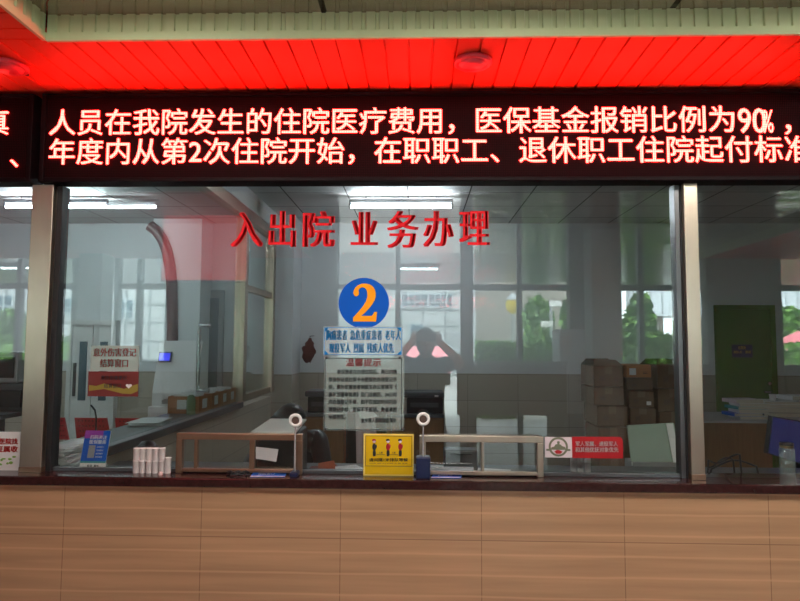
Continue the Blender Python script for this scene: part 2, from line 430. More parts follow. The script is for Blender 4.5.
# floor, ceilings, walls
struct(MB().box((-9, YOUT - 0.1, -0.15), (9, YB + 0.3, 0)).build('floor', 'floor'))
struct(MB().box((LX0, 0.161, ZC), (LX1, YB + 0.2, ZC + 0.15)).build('ceiling', 'roomceil'))
def wall_back():
    m = MB()
    m.box((LX0, YB, 0), (LX1, YB + 0.2, 1.25), 1)
    m.box((LX0, YB, 1.25), (LX1, YB + 0.2, 3.2), 0)
    # pilaster at the office corner
    a, b = P(258, 300, 4.4), P(293, 300, 4.4)
    m.box((a.x - 0.05, 4.4, 0), (b.x, YB, 1.25), 1); m.box((a.x - 0.05, 4.4, 1.25), (b.x, YB, ZC), 0)
    return struct(m.build('wall_back', ['white', 'dado']))
wall_back()
struct(MB().box((5.0, 0.1, 0), (5.2, YB, 1.25), 1).box((5.0, 0.1, 1.25), (5.2, YB, 3.2), 0).build('wall_right', ['white', 'dado_side']))
struct(MB().box((-6.2, 0.1, 0), (-6.0, YB, 1.25), 1).box((-6.2, 0.1, 1.25), (-6.0, YB, 3.2), 0).build('wall_left', ['white', 'dado_side']))
struct(MB().box((LX0 - 0.2, YOUT, 0), (LX0, 0.1, 3.2)).build('wall_lobby_left', 'beige'))
struct(MB().box((LX1, YOUT, 0), (LX1 + 0.2, 0.1, 3.2)).build('wall_lobby_right', 'beige'))

# soffit of metal slats over the counter, and the bulkheads beside the raised ceiling
yE = PZ(400, 36.5, ZS).y                # front edge of the soffit
xL = PZ(45, 39.0, ZS).x
xR = 3.45
zT = P(400, 10.5, yE).z
def slats(x0, x1, y0, y1, z, along, pitch=0.085):
    m = MB(); g = 0.009; dp = 0.010
    a0, a1 = (x0, x1) if along == 'Y' else (y0, y1)
    prof = []; a = a0
    while a < a1 - 1e-6:
        b = min(a + pitch, a1)
        prof += [(a, z), (b - g, z), (b - g * 0.8, z + dp), (b - g * .2, z + dp)]
        a = b
    prof.append((a1, z))
    vs = []
    for p, zz in prof:
        if along == 'Y': vs += [(p, y0, zz), (p, y1, zz)]
        else: vs += [(x0, p, zz), (x1, p, zz)]
    fs = [(2 * i, 2 * i + 1, 2 * i + 3, 2 * i + 2) for i in range(len(prof) - 1)]
    m.add(vs, fs)
    m.box((x0 + .03, y0 + .03, z + 0.02), (x1 - .03, y1 - .03, z + 0.06))
    return m
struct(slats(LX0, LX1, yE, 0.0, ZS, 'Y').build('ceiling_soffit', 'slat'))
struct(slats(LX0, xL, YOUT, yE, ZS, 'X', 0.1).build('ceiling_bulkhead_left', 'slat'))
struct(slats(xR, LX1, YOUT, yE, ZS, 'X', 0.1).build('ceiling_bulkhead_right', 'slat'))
struct(MB().box((LX0, YOUT - 0.1, zT), (LX1, 0.0, zT + 0.12)).build('ceiling_tray', 'trayceil'))
def corrugated(p0, p1, z0, z1, nrm, pitch=0.047):
    m = MB(); p0, p1, nrm = Vector(p0), Vector(p1), Vector(nrm)
    Ln = (p1 - p0).length; u = (p1 - p0).normalized(); k = 0; prof = []
    a = 0.0
    while a < Ln:
        prof += [(a, 0.0), (a + pitch * 0.62, 0.0), (a + pitch * 0.68, 0.007), (a + pitch * 0.94, 0.007)]
        a += pitch
    prof = [(min(q, Ln), h) for q, h in prof]
    lip = 0.026
    vs = []
    for q, h in prof:
        b = p0 + u * q - nrm * (h + 0.004)
        vs += [(b.x, b.y, z0 + lip), (b.x, b.y, z1)]
    m.add(vs, [(2 * i, 2 * i + 1, 2 * i + 3, 2 * i + 2) for i in range(len(prof) - 1)])
    # plain lip along the foot
    q0, q1 = p0 + nrm * 0.006, p1 - nrm * 0.006
    m.extr([(p0.x, p0.y, z0 - 0.004), (p1.x, p1.y, z0 - 0.004), (p1.x, p1.y, z0 + lip), (p0.x, p0.y, z0 + lip)], nrm * -0.012)
    return m
struct(corrugated((xL, yE - 0.0, 0), (xR, yE - 0.0, 0), ZS, zT, (0, -1, 0)).build('trim_1', 'fascia'))
struct(corrugated((xL, YOUT, 0), (xL, yE, 0), ZS, zT, (1, 0, 0)).build('trim_2', 'fascia'))
struct(corrugated((xR, YOUT, 0), (xR, yE, 0), ZS, zT, (-1, 0, 0)).build('trim_3', 'fascia'))

# added fill panels, out of view, that brighten the lobby and counter front
def light_panel(x, label):
    y0_, y1_ = -1.50, -0.96
    t = thing('ceiling_light_panel', (x, -1.23, zT), label, 'ceiling light', 'square light panels in the raised lobby ceiling')
    MB().box((x - .30, y0_, zT - .018), (x + .30, y1_, zT - .0005), 0, .004).build('frame', 'lampbody', t)
    MB().box((x - .275, y0_ + .025, zT - .021), (x + .275, y1_ - .025, zT - .018)).build('diffuser', 'panel_glow', t)
for k, x in enumerate((-.9, .3, 1.5, 2.7)):
    light_panel(x, ['first lit panel of the lobby ceiling row, by the left bulkhead', 'second lit panel of the lobby ceiling row, over the photographer', 'third lit panel of the lobby ceiling row', 'last lit panel of the lobby ceiling row, by the right bulkhead'][k])
# downlights in the soffit
def downlight(px, py, label):
    c = PZ(px, py, ZS - 0.02); c.z = ZS
    t = thing('downlight', c, label, 'ceiling light', 'round downlights in the slatted soffit')
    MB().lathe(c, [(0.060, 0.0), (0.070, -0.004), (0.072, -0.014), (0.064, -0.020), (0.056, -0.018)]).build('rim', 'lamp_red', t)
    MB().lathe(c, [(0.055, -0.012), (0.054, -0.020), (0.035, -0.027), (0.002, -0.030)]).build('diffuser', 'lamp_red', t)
    for sx in (-1, 1):
        MB().box(c + Vector((sx * 0.02 - 0.006, 0.052, -0.010)), c + Vector((sx * 0.02 + 0.006, 0.088, 0.0)), 0, 0.002).build('spring_clip', 'black', t)
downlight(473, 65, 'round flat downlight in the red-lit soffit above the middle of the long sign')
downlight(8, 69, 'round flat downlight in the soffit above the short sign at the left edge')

# counter slab, glass line
def slab():
    m = MB().box((LX0, YFRONT, ZT - 0.037), (LX1, 0.10, ZT), 0, 0.006)
    return tag(m.build('service_counter', 'granite'), 'polished dark red granite counter top running the whole width under the windows', 'counter')
slab()
ZSB = P(400, 180.8, -0.09).z - 0.001
def post(x0, x1, label, inner):
    a, b = P(x0, 330, -0.05), P(x1, 330, -0.05)
    t = thing('steel_post', ((a.x + b.x) / 2, 0, ZT), label, 'post', 'steel posts between the service windows')
    MB().box((a.x, -0.05, ZT), (b.x, 0.05, ZSB), 0, 0.003).build('cladding', 'steel', t)
    MB().box((a.x - 0.001, -0.053, ZT), (b.x + 0.001, 0.053, ZT + 0.022), 0, 0.002).build('foot', 'warmsteel', t)
    for k, (w0, w1, mt) in enumerate(inner):
        c0, c1 = P(w0, 330, -0.02).x, P(w1, 330, -0.02).x
        MB().box((c0, -0.022 - 0.004 * (k % 2), ZT), (c1, 0.03, ZSB), 0, 0.002).build('gasket' if mt == 'gasket' else 'frame_stile', mt, t)
post(25.5, 47.2, 'broad worn steel post at the left end of the middle window', [(47.5, 53.5, 'gasket'), (53.8, 57.5, 'gasket')])
post(687.6, 701.5, 'narrow steel post between the middle window and the right window', [(677.5, 682.5, 'darksteel'), (682.6, 687.4, 'gasket')])
xA, xB = P(50, 330, 0).x, P(682, 330, 0).x
def pane(name, x0, x1):
    m = MB().box((x0, -0.005, ZT), (x1, 0.005, 2.40))
    o = struct(m.build(name, 'glass'))
    return o
pane('window_1', xA, xB); pane('window_2', LX0, P(28, 330, 0).x); pane('window_3', P(699, 330, 0).x, LX1)
MB().box((xA, -0.012, ZT), (xB, 0.014, ZT + 0.014), 0, 0.002).build('trim_4', 'darksteel')['kind'] = 'structure'

# ================================================================== LED signs
def led_sign(x0, x1, label, lines, name='led_sign', extra=()):
    yb, yf = 0.0, -0.09
    a = P(x0, 94, yf).x if x0 is not None else LX0 + 0.3
    b = P(x1, 94, yf).x if x1 is not None else 2.6
    zt, zb = P(400, 91.0, yf).z, P(400, 180.8, yf).z
    t = thing(name, ((a + b) / 2, 0, zb), label, 'sign', 'red scrolling signs over the windows')
    fr = 0.020; top = 0.016
    MB().box((a, yf + 0.012, zb), (b, yb - 0.001, zt)).build('case', 'sign_case', t)
    fm = MB()
    for lo, hi in (((a, yf, zb), (a + fr, yf + 0.014, zt)), ((b - fr, yf, zb), (b, yf + 0.014, zt)), ((a + fr, yf, zb), (b - fr, yf + 0.014, zb + 0.018)), ((a + fr, yf, zt - top), (b - fr, yf + 0.014, zt))):
        fm.box(lo, hi, 0, 0.003)
    fm.build('frame', 'sign_case', t)
    fp = MB().box((a + fr, yf + 0.008, zb + 0.018), (b - fr, yf + 0.0118, zt - top)).build('led_panel', 'led_face', t)
    m = MB()
    for s, px, py, em in lines:
        tl = P(px, py, yf)
        text(m, s, (tl.x, yf + 0.004, tl.z), (1, 0, 0), (0, 0, -1), em, 0.012)
        if len(lines[0][0]) == 1: m.build('lit_character' if s == '真' else 'lit_comma', 'led', t); m = MB()
    for s, px, py, k, asp in extra:
        tl = P(px, py, yf)
        text(m, s, (tl.x, yf + 0.004, tl.z), (1, 0, 0), (0, 0, -1), EM * k, 0.012, False, 0, asp)
    if m.v: m.build('lettering', 'led', t)
    return t
EM = (P(709, 120, -0.09).x - P(49, 120, -0.09).x) / 23.0
import builtins
def adv(ch):                              # the dot-matrix lettering gives figures half a cell
    if ch == ' ': return 0.5
    return 1.0 if ord(ch) > 0x2000 else 0.5
led_sign(42, None, 'long black sign with two lines of lit red lettering across the middle and right windows',
         [('人员在我院发生的住院医疗费用，医保基金报销比例为', 48.5, 109.3, EM), 
          ('年度内从第2次住院开始，在职职工、退休职工住院起付标准', 48, 138.4, EM)], extra=[('90', 737, 103, 1.22, .82), ('%', 762, 105, 1.12, .52), ('，', 781, 107, 1.0, 1)])
led_sign(None, 34, 'short black sign cut off at the left edge with one lit red character',
         [('真', -17.5, 109, EM), ('、', 9, 142, EM)])

# ================================================================== lettering on the glass
YG = -0.0052
def decal(ch, x0, x1, y0, y1, label):
    a, c = P(x0, y0, YG), P(x1, y1, YG)
    vs, fs = glyph(ch)
    xs = [v[0] for v in vs]; ys = [v[1] for v in vs]
    e = 0.052
    mx0, mx1, my0, my1 = min(xs) - e, max(xs) + e, min(ys), max(ys)
    m = MB()
    for k, sx in enumerate((-e, -e / 3, e / 3, e)):
        m.add([(a.x + (vx + sx - mx0) / (mx1 - mx0) * (c.x - a.x), YG - 0.0003 * (k == 0), c.z + (vy - my0) / (my1 - my0) * (a.z - c.z)) for vx, vy in vs], fs)
    o = m.build('glass_letter', 'red_film', None, ((a.x + c.x) / 2, YG, c.z))
    tag(o, label, 'lettering', 'red characters across the top of the middle window')
for ch, x0, x1, y0, y1, lab in (
    ('入', 231, 263, 212, 247, 'first red character of the row on the glass, an open two-stroke fork, left of all'),
    ('出', 269, 296, 211, 247, 'second red character on the glass, two stacked forks, in front of the white pilaster'),
    ('院', 303, 335, 211, 247, 'third red character on the glass, ending the first group of three'),
    ('业', 351, 378, 212, 245, 'red character starting the second group of four, below the left end of the lit tube'),
    ('务', 387, 419, 211, 248, 'red character below the middle of the lit tube'),
    ('办', 423, 454, 211, 247, 'red character below the right end of the lit tube'),
    ('理', 459, 490, 211, 245, 'last red character of the row on the glass, right of all')):
    decal(ch, x0, x1, y0, y1, lab)

# blue disc with an orange 2
c = P(363.8, 303, YG); rr = (P(389, 303, YG).x - P(338.5, 303, YG).x) / 2
t = thing('number_disc', (c.x, YG, c.z), 'round blue sticker with a large orange figure 2 on the window glass', 'sticker')
MB().lathe((c.x, YG + 0.001, c.z), [(rr, 0), (rr, 0.002)], 64, 0, 'Y').build('disc', 'blue_film', t)
two = [(228, 100), (231, 87), (238, 75), (250, 65), (265, 59), (282, 58), (298, 61), (312, 70), (321, 83), (325, 98), (325, 113), (320, 130), (311, 146), (298, 163), (278, 184), (262, 197), (308, 197), (315, 190), (319, 180), (331, 180), (326, 221), (228, 221), (228, 204), (252, 178), (270, 156), (283, 135), (289, 115), (289, 97), (285, 84), (277, 76), (267, 74), (257, 78), (251, 87), (253, 97), (252, 106), (244, 113), (235, 112)]
pp = [P(300 + x / 4.293, 270 + y / 4.293, YG - 0.003) for x, y in two]
MB().prism([(q.x, q.z) for q in pp], YG - 0.003, YG - 0.0012).build('figure', 'orange_film', t)

# two acrylic notices and the poster
def frame_rect(mb, x0, y0, x1, y1, Y, w, mi=0, t=0.001):
    a, c = P(x0, y0, Y), P(x1, y1, Y)
    for lo, hi in (((a.x, c.z), (a.x + w, a.z)), ((c.x - w, c.z), (c.x, a.z)), ((a.x, a.z - w), (c.x, a.z)), ((a.x, c.z), (c.x, c.z + w))):
        mb.box((lo[0], Y - t / 2, lo[1]), (hi[0], Y + t / 2, hi[1]), mi)
YA = -0.011
q = P(364, 357, YA)
t = thing('priority_notice', (q.x, YA, q.z), 'clear acrylic notice with two lines of blue lettering under the number disc', 'sign')
rect_px(MB(), 323.5, 326.5, 402.5, 355.6, YA, 0.004).build('acrylic_sheet', 'acrylic2', t)
m = MB(); text_px(m, '胸痛患者 急危重症患者 老年人', 326, 330, 401, 340.8, YA - 0.003, 0.045, True); text_px(m, '现役军人 烈属 残疾人优先', 329, 343.2, 394, 353.6, YA - 0.003, 0.045, True)
m.build('lettering', 'blue_ink', t)
m = MB(); frame_rect(m, 324.3, 327.3, 401.8, 355, YA - 0.003, 0.0014); 
for cx, cy, sx, sy in ((325, 328, 1, 1), (401, 328, -1, 1), (325, 354.5, 1, -1), (401, 354.5, -1, -1)):
    p0 = P(cx, cy, YA - 0.003); m.prism([(p0.x, p0.z), (p0.x + sx * 0.016, p0.z), (p0.x, p0.z - sy * 0.016)], YA - 0.0036, YA - 0.0025)
m.build('border', 'blue_ink', t)
q = P(364, 430, YA)
t = thing('reminder_notice', (q.x, YA, q.z), 'frosted acrylic notice with a red heading and black lines of print below the blue notice', 'sign')
rect_px(MB(), 324.5, 356.6, 404, 431, YA, 0.004).build('acrylic_sheet', 'acrylic', t)
m = MB(); text_px(m, '温馨提示', 345.5, 358.5, 381.5, 367, YA - 0.003, 0.02); m.build('heading', 'red_ink', t)
m = MB()
for s, x0, x1, y in (('参保患者在办理住院后，两日内携', 337, 397, 369.5), ('带身份证或社保卡去医保处办理登记手', 328.5, 397, 377.2), ('续，意外伤害患者到医生办公室填写《', 328.5, 397, 384.6), ('意外伤害审批表》及门诊病历，24小时', 328.5, 397, 392.2),
                     ('内办理登记手续，如不在规定时间内办', 328.5, 397, 399.6), ('理登记手续，医保不予报销，患者承担', 328.5, 397, 407.2), ('全部责任。', 328.5, 348, 414.6), ('金乡县人民医院医保处', 361, 396.5, 418)):
    text_px(m, s, x0, y, x1, y + 5.0, YA - 0.003, 0.03)
m.build('print', 'black_ink', t)
m = MB(); frame_rect(m, 325.3, 358, 401.6, 430.2, YA - 0.003, 0.0022)
m.build('border', 'black_ink', t)
for cx, cy in ((327, 357.6), (400, 357.6), (325.8, 428.5), (403, 429)):
    p0 = P(cx, cy, YA - 0.003); MB().lathe((p0.x, YA - 0.002, p0.z), [(0.006, 0), (0.006, 0.006), (0.003, 0.008)], 16, 0, 'Y').build('standoff', 'darkgrey', t)

q = P(116, 397, YA)
t = thing('window_poster', (q.x, YA, q.z), 'poster on the glass, white with red characters above a red and yellow strip', 'poster')
rect_px(MB(), 91.3, 345.5, 138.5, 371.2, YA, 0.003).build('upper_sheet', 'acrylic3', t)
m = MB(); text_px(m, '意外伤害登记', 93.3, 348.2, 136.5, 357.2, YA - 0.0025, 0.035, True); text_px(m, '结算窗口', 100, 359, 129, 368, YA - 0.0025, 0.035, True); m.build('lettering', mat('poster_red_ink', (0.30, 0.03, 0.03), 0.5), t)
m = rect_px(MB(), 88.6, 371.3, 138, 396.6, YA, 0.003)
m.build('lower_sheet', mat('poster_red', (0.15, 0.022, 0.02), 0.5), t)
m = MB(); pts = [(88.8, 385), (96, 386), (104, 383.5), (114, 386), (124, 389), (131, 386), (137.8, 384), (137.8, 391), (131, 394), (122, 393.5), (112, 391), (104, 389), (96, 390), (88.8, 391)]
pq = [P(x, y, YA - 0.003) for x, y in pts]
m.prism([(v.x, v.z) for v in pq], YA - 0.0026, YA - 0.0018)
m.build('wave_band', mat('poster_yellow', (0.26, 0.20, 0.03), 0.5), t)
m = MB(); text_px(m, '意外伤害登记', 101, 375.5, 127, 380, YA - 0.003, 0.02); text_px(m, '结算窗口', 104, 383.5, 121.5, 388.5, YA - 0.003, 0.02)
m.build('dark_lettering', mat('poster_dark_ink', (0.06, 0.05, 0.06), 0.5), t)
m = MB(); hx = [P(128.8 + 3.0 * (16 * math.sin(a) ** 3) / 16, 386 - 2.6 * (13 * math.cos(a) - 5 * math.cos(2 * a) - 2 * math.cos(3 * a) - math.cos(4 * a)) / 16, YA - 0.003) for a in [2 * PI * k / 32 for k in range(32)]]
m.prism([(v.x, v.z) for v in hx], YA - 0.0034, YA - 0.002); m.build('heart', 'white_ink', t)

# red priority label with a crest
YL = -0.0072
q = P(584, 459, YL)
t = thing('priority_label', (q.x, YL, q.z), 'long red label with white characters and a round crest at one end', 'sign')
m = MB(); a, c = P(572, 436.6, YL), P(623, 458.4, YL); r = 0.008
m.prism([(a.x, c.z), (c.x, c.z), (c.x, a.z - r * 1.6), (c.x - r, a.z), (a.x, a.z)], YL - 0.002, YL + 0.002); m.build('red_panel', 'red', t)
rect_px(MB(), 544.8, 437, 572, 457.6, YL, 0.004).build('crest_panel', 'pinkwhite', t)
m = MB(); text_px(m, '军人军属、退役军人', 575.2, 441.4, 618, 446.6, YL - 0.0032, 0.03); text_px(m, '和其他优抚对象优先', 575.2, 447.2, 618.6, 452.6, YL - 0.0032, 0.03); m.build('lettering', 'white_ink', t)
cc = P(558.3, 446.8, YL - 0.003); R0 = (P(568, 447, YL).x - P(548.7, 447, YL).x) / 2
m = MB()
ring = [(R0 * math.cos(a), R0 * math.sin(a)) for a in [2 * PI * k / 40 for k in range(40)]]
for k in range(40):
    k2 = (k + 1) % 40
    o0, o1 = ring[k], ring[k2]; i0, i1 = [(x * 0.78, z * 0.78) for x, z in (o0, o1)]
    m.add([(cc.x + x, YL - 0.0032, cc.z + z) for x, z in (o0, o1, i1, i0)], [(0, 1, 2, 3)])
m.prism([(cc.x - R0 * 1.25, cc.z - R0 * .42), (cc.x - R0 * .8, cc.z - R0 * .42), (cc.x - R0 * .8, cc.z - R0 * .22), (cc.x - R0 * 1.25, cc.z - R0 * .22)], YL - 0.0034, YL - 0.0022)
m.prism([(cc.x + R0 * .8, cc.z - R0 * .42), (cc.x + R0 * 1.25, cc.z - R0 * .42), (cc.x + R0 * 1.25, cc.z - R0 * .22), (cc.x + R0 * .8, cc.z - R0 * .22)], YL - 0.0034, YL - 0.0022)
# hill with a soldier's bust in the ring
m.prism([(cc.x + R0 * x, cc.z + R0 * z) for x, z in ((-.76, -.3), (.76, -.3), (.72, -.02), (.4, .08), (.26, .22), (.12, .26), (.14, .42), (.2, .46), (.1, .58), (-.06, .58), (-.14, .46), (-.08, .3), (-.3, .22), (-.42, .02), (-.72, -.06))], YL - 0.0034, YL - 0.0022)
m.build('crest', 'olive_ink', t)
m = MB().prism([(cc.x + R0 * x, cc.z + R0 * z) for x, z in ((-.42, -.5), (-.15, -.32), (.1, -.34), (.45, -.5), (.2, -.72), (-.2, -.72))], YL - 0.0038, YL - 0.003); m.build('crest_ribbon', 'red', t)

# ================================================================== things standing on the counter
# yellow queueing sign
YS = -0.035
x0, x1, y0, y1 = 363.6, 413.6, 433.6, 468.2
q = P(388, 468, YS)
t = thing('queue_sign', (q.x, YS, ZT), 'yellow acrylic sign with three little guards standing in line, on the counter', 'sign')
a, c = P(x0, y0, YS), P(x1, y1, YS)
MB().box((a.x, YS - 0.002, ZT), (c.x, YS + 0.002, a.z), 0, 0.001).build('acrylic_sheet', 'yellow_edge', t)
MB().box((a.x + 0.007, YS - 0.0034, ZT + 0.006), (c.x - 0.004, YS - 0.002, a.z - 0.006)).build('yellow_face', 'yellow', t)
MB().box((a.x, YS + 0.002, ZT), (c.x, YS + 0.05, ZT + 0.003)).build('foot', 'yellow_edge', t)
m = MB(); frame_rect(m, 365.6, 435.6, 411.9, 466.6, YS - 0.004, 0.0016); text_px(m, '请间隔1米排队等候', 369, 458, 408, 462, YS - 0.004, 0.03)
text_px(m, '1米', 379, 451.5, 383, 454, YS - 0.004, 0.02); text_px(m, '1米', 392, 451.5, 396, 454, YS - 0.004, 0.02)
text_px(m, 'PLEASE KEEP A DISTANCE OF ONE METRE', 369.5, 462.6, 407.5, 464.2, YS - 0.004)
for ax in (376.5, 389.5):
    s0, s1 = P(ax, 454.4, YS - 0.004), P(ax + 8.5, 454.9, YS - 0.004); m.box((s0.x, YS - 0.0046, s1.z), (s1.x, YS - 0.0036, s0.z))
m.build('print', 'black_ink', t)
def guard(px, hat, top, legs):
    def E(mb, x, y, rx, ry, mi): p = P(px + x, y, YS - 0.005); s = 2.65 / F; mb.ell((p.x, YS - 0.0045, p.z), (rx * s, 0.0012, ry * s), 12, 8, mi)
    mb = MB(); E(mb, 0, 441.3, 1.5, 1.5, 0); E(mb, -0.2, 440.2, 1.9, 1.3, 1); E(mb, 0, 447, 1.9, 3.4, 2); E(mb, -0.6, 453.2, 0.9, 3.2, 3); E(mb, 0.7, 453.2, 0.9, 3.2, 3); E(mb, 1.9, 446.4, 0.7, 1.8, 2)
    mb.build('guard_figure', ['pinkwhite', hat, top, legs], t)
guard(374.2, 'red', 'black_ink', 'black_ink'); guard(388, 'black_ink', 'red', 'black_ink'); guard(400.2, 'black_ink', 'red', 'black_ink')

# welded steel tube guards at the pass-through openings
def tube_guard(x0, x1, xm, yt, yb, label, mt, Y=-0.02, shelf=None):
    a, c = P(x0, yt, Y), P(x1, yb, Y)
    t = thing('pass_through_guard', ((a.x + c.x) / 2, Y, ZT), label, 'frame', 'rectangular steel frames at the pass-through openings')
    w = 0.026; zt = a.z
    MB().box((a.x, Y - w / 2, zt - w), (c.x, Y + w / 2, zt), 0, 0.003).build('top_rail', mt, t)
    MB().box((a.x, Y - w / 2, ZT), (a.x + w, Y + w / 2, zt - w), 0, 0.003).build('upright', mt, t)
    MB().box((c.x - w, Y - w / 2, ZT), (c.x, Y + w / 2, zt - w), 0, 0.003).build('upright', mt, t)
    MB().box((a.x + w, Y - w / 2, ZT + 0.006), (c.x - w, Y + w / 2, ZT + 0.020), 0, 0.002).build('bottom_rail', mt, t)
    for xq, wq in xm:
        xx = P(xq, 450, Y).x
        MB().box((xx, Y - w / 2.4, ZT + 0.020), (xx + wq, Y + w / 2.4, zt - w), 0, 0.002).build('upright', mt, t)
    if shelf:
        s0, s1 = P(shelf[0], 450, Y).x, P(shelf[1], 450, Y).x
        MB().box((s0, Y - 0.030, ZT + 0.024), (s1, Y - 0.015, ZT + 0.040), 0, 0.002).build('slide_rail', 'steel2', t)
tube_guard(177.5, 302.3, [(195, 0.014), (250, 0.022)], 432.6, 466, 'long reddish steel tube frame on the counter left of the yellow sign', 'warmsteel')
tube_guard(419.5, 543.2, [(481, 0.012)], 435, 470, 'pale steel tube frame on the counter right of the yellow sign', 'steel', shelf=(427, 473))

# intercoms with a ring head
def intercom(px, py, pb, label, base):
    Y = -0.06
    h = P(px, py, Y)
    b = P(px, 472, Y)
    t = thing('ring_intercom', (h.x, Y, ZT), label, 'intercom', 'ring-headed intercoms on the counter')
    m = MB(); R0 = 0.0215; N = 32
    m.tube([(h.x + R0 * math.cos(2 * PI * k / N), Y, h.z + R0 * math.sin(2 * PI * k / N)) for k in range(N)], 0.0065, 10, 0, True); m.build('ring_head', 'white_pl', t)
    MB().lathe((h.x, Y + 0.006, h.z), [(0.0165, 0), (0.0165, 0.006), (0.010, 0.008)], 24, 0, 'Y').build('lens', mat('dark_lens', (0.10, 0.06, 0.05), 0.2), t)
    MB().cyl((h.x, Y, ZT + 0.01), (h.x, Y, h.z - R0), 0.0045, 0.0032, 12).build('stem', 'midgrey', t)
    MB().box((h.x - base, Y - 0.03, ZT), (h.x + base, Y + 0.03, ZT + (0.085 if base > 0.02 else 0.02)), 0, 0.006).build('base', 'navy', t)
intercom(295.5, 420.3, 0, 'ring-headed intercom on a thin stem at the right end of the reddish frame', 0.016)
intercom(423.2, 419, 0, 'ring-headed intercom with a tall navy base right of the yellow sign', 0.029)

# paper cups
cup_no = 0
cups = [(136.2, 0), (142.5, 0), (149, 0), (155.3, 0), (161.6, 0)]
def cup_stack(px, Y, ytop, label, group, tiers=2):
    b = P(px, 468, Y); h = P(px, ytop, Y).z - ZT
    t = thing('paper_cups', (b.x, Y, ZT), label, 'paper cups', group)
    r = 0.0135
    for k in range(tiers):
        z0 = ZT + h * k / tiers; z1 = ZT + h * (k + 1) / tiers - 0.001
        MB().lathe((b.x, Y, 0), [(r * .93, z0), (r, z1 - 0.005), (r * 1.05, z1 - 0.004), (r * 1.05, z1 - 0.001), (r * .96, z1), (r * .9, z1 - 0.003)], 20).build('cup', 'cup', t)
    return t
for i, (px, _) in enumerate(cups):
    cup_stack(px, -0.03, 447.6, ['leftmost tall stack of white paper cups beside the blue leaflet', 'second tall stack of white paper cups from the blue leaflet', 'middle one of the five tall stacks of white paper cups', 'second last tall stack of white paper cups towards the steel frame', 'last tall stack of white paper cups behind the pink cap'][i], 'stacks of paper cups left of the steel frame')
cup_stack(167.8, -0.03, 457, 'short single white paper cup at the right end of the cup stacks', 'stacks of paper cups left of the steel frame', 1)
for i, px in enumerate((573.5, 580.6, 587.6)):
    cup_stack(px, 0.045, 449, ['left stack of white paper cups under the red label', 'middle stack of white paper cups under the red label', 'right stack of white paper cups under the red label'][i], 'stacks of paper cups under the red label')
b = P(160.5, 467.5, -0.07)
t = thing('bottle_cap', (b.x, -0.07, ZT), 'small pink cap lying in front of the last cup stack', 'cap')
MB().lathe((b.x, -0.07, ZT), [(0.009, 0), (0.0095, 0.008), (0.007, 0.013), (0.002, 0.014)], 18).build('shell', mat('pale_pink_plastic', (0.75, 0.5, 0.48), 0.4), t)

# blue leaflet leaning in a stand
def leaflet():
    Y = 0.02
    q = P(95, 466, Y)
    t = thing('leaflet_stand', (q.x, Y, ZT), 'blue and purple leaflet leaning on the counter beside the paper cups', 'leaflet')
    pa, pb, pc, pd = P(79, 466.2, Y - 0.005), P(104.5, 466.2, Y - 0.005), P(111, 431, Y + 0.05), P(86, 430.5, Y + 0.05)
    pa.z = pb.z = ZT
    def at(u, v): return pa.lerp(pb, u).lerp(pd.lerp(pc, u), v)
    n = (pb - pa).cross(pd - pa).normalized(); n = n if n.y < 0 else -n
    def quad(mb, u0, v0, u1, v1, lift, mi=0): mb.extr([at(u0, v0) + n * lift, at(u1, v0) + n * lift, at(u1, v1) + n * lift, at(u0, v1) + n * lift], n * 0.0008, mi)
    m = MB(); m.extr([at(0, 0), at(1, 0), at(1, 1), at(0, 1)], -n * 0.004); m.build('card', 'white_pl', t)
    m = MB(); quad(m, 0, .22, 1, 1, 0.0002); m.build('blue_field', 'blue_film', t)
    m = MB(); quad(m, 0, .80, .72, 1, 0.0012); m.build('purple_field', 'magenta', t)
    m = MB(); quad(m, 0, .17, 1, .22, 0.0004); m.build('teal_band', 'teal', t)
    m = MB(); r = at(1, .5) - at(0, .5); d = at(.5, 0) - at(.5, 1)
    W = r.length
    text(m, '扫码关注', at(.22, .88) + n * 0.0022, r, d, W * .17, 0.03); text(m, '医保服务', at(.22, .76) + n * 0.0022, r, d, W * .17, 0.03)
    for k in range(4): text(m, '医保服务', at(.56, .60 - k * .085) + n * 0.0022, r, d, W * .07)
    m.build('lettering', 'white_ink', t)
    m = MB(); quad(m, .24, .30, .50, .62, 0.0012); m.build('grey_panel', 'midgrey', t)
    m = MB(); text(m, '医保', at(.3, .13) + n * 0.0012, r, d, W * .1, .03); text(m, '服务', at(.56, .13) + n * 0.0012, r, d, W * .1, .03); m.build('foot_lettering', 'black_ink', t)
    sp = MB(); sp.extr([at(.3, .5) - n * 0.004, at(.7, .5) - n * 0.004, Vector((at(.7, 0).x, Y + 0.085, ZT)), Vector((at(.3, 0).x, Y + 0.085, ZT))], (0, 0.003, 0)); sp.build('easel', 'white_pl', t)
leaflet()

# blue labels on the slab, keys, cables
def slab_label(x0, x1, y0, y1, label, s):
    a, b, c, d = (PZ(x, y, ZT + 0.001) for x, y in ((x0 + 3, y0), (x1, y0), (x1 - 2, y1), (x0 - 1, y1)))
    for v in (a, b, c, d): v.y = max(v.y, YFRONT + 0.008)
    t = thing('counter_label', (a + b + c + d) / 4, label, 'label', 'blue labels lying on the counter')
    MB().extr([d, c, b, a], (0, 0, 0.0012)).build('sheet', 'blue_film', t)
    m = MB(); r = b - a; text(m, s, a.lerp(d, .2) + r * .18 + Vector((0, 0, 0.0018)), r, d - a, (d - a).length * .55, .02, False, 0, r.length * .5 / ((d - a).length * .55 * textw(s)))
    m.build('lettering', 'white_ink', t)
    e = MB().extr([d.lerp(a, .12) + Vector((0, 0, .0013)), c.lerp(b, .12) + Vector((0, 0, .0013)), c + Vector((0, 0, .0013)), d + Vector((0, 0, .0013))], (0, 0, 0.0005)); e.build('edge_strip', 'pinkwhite', t)
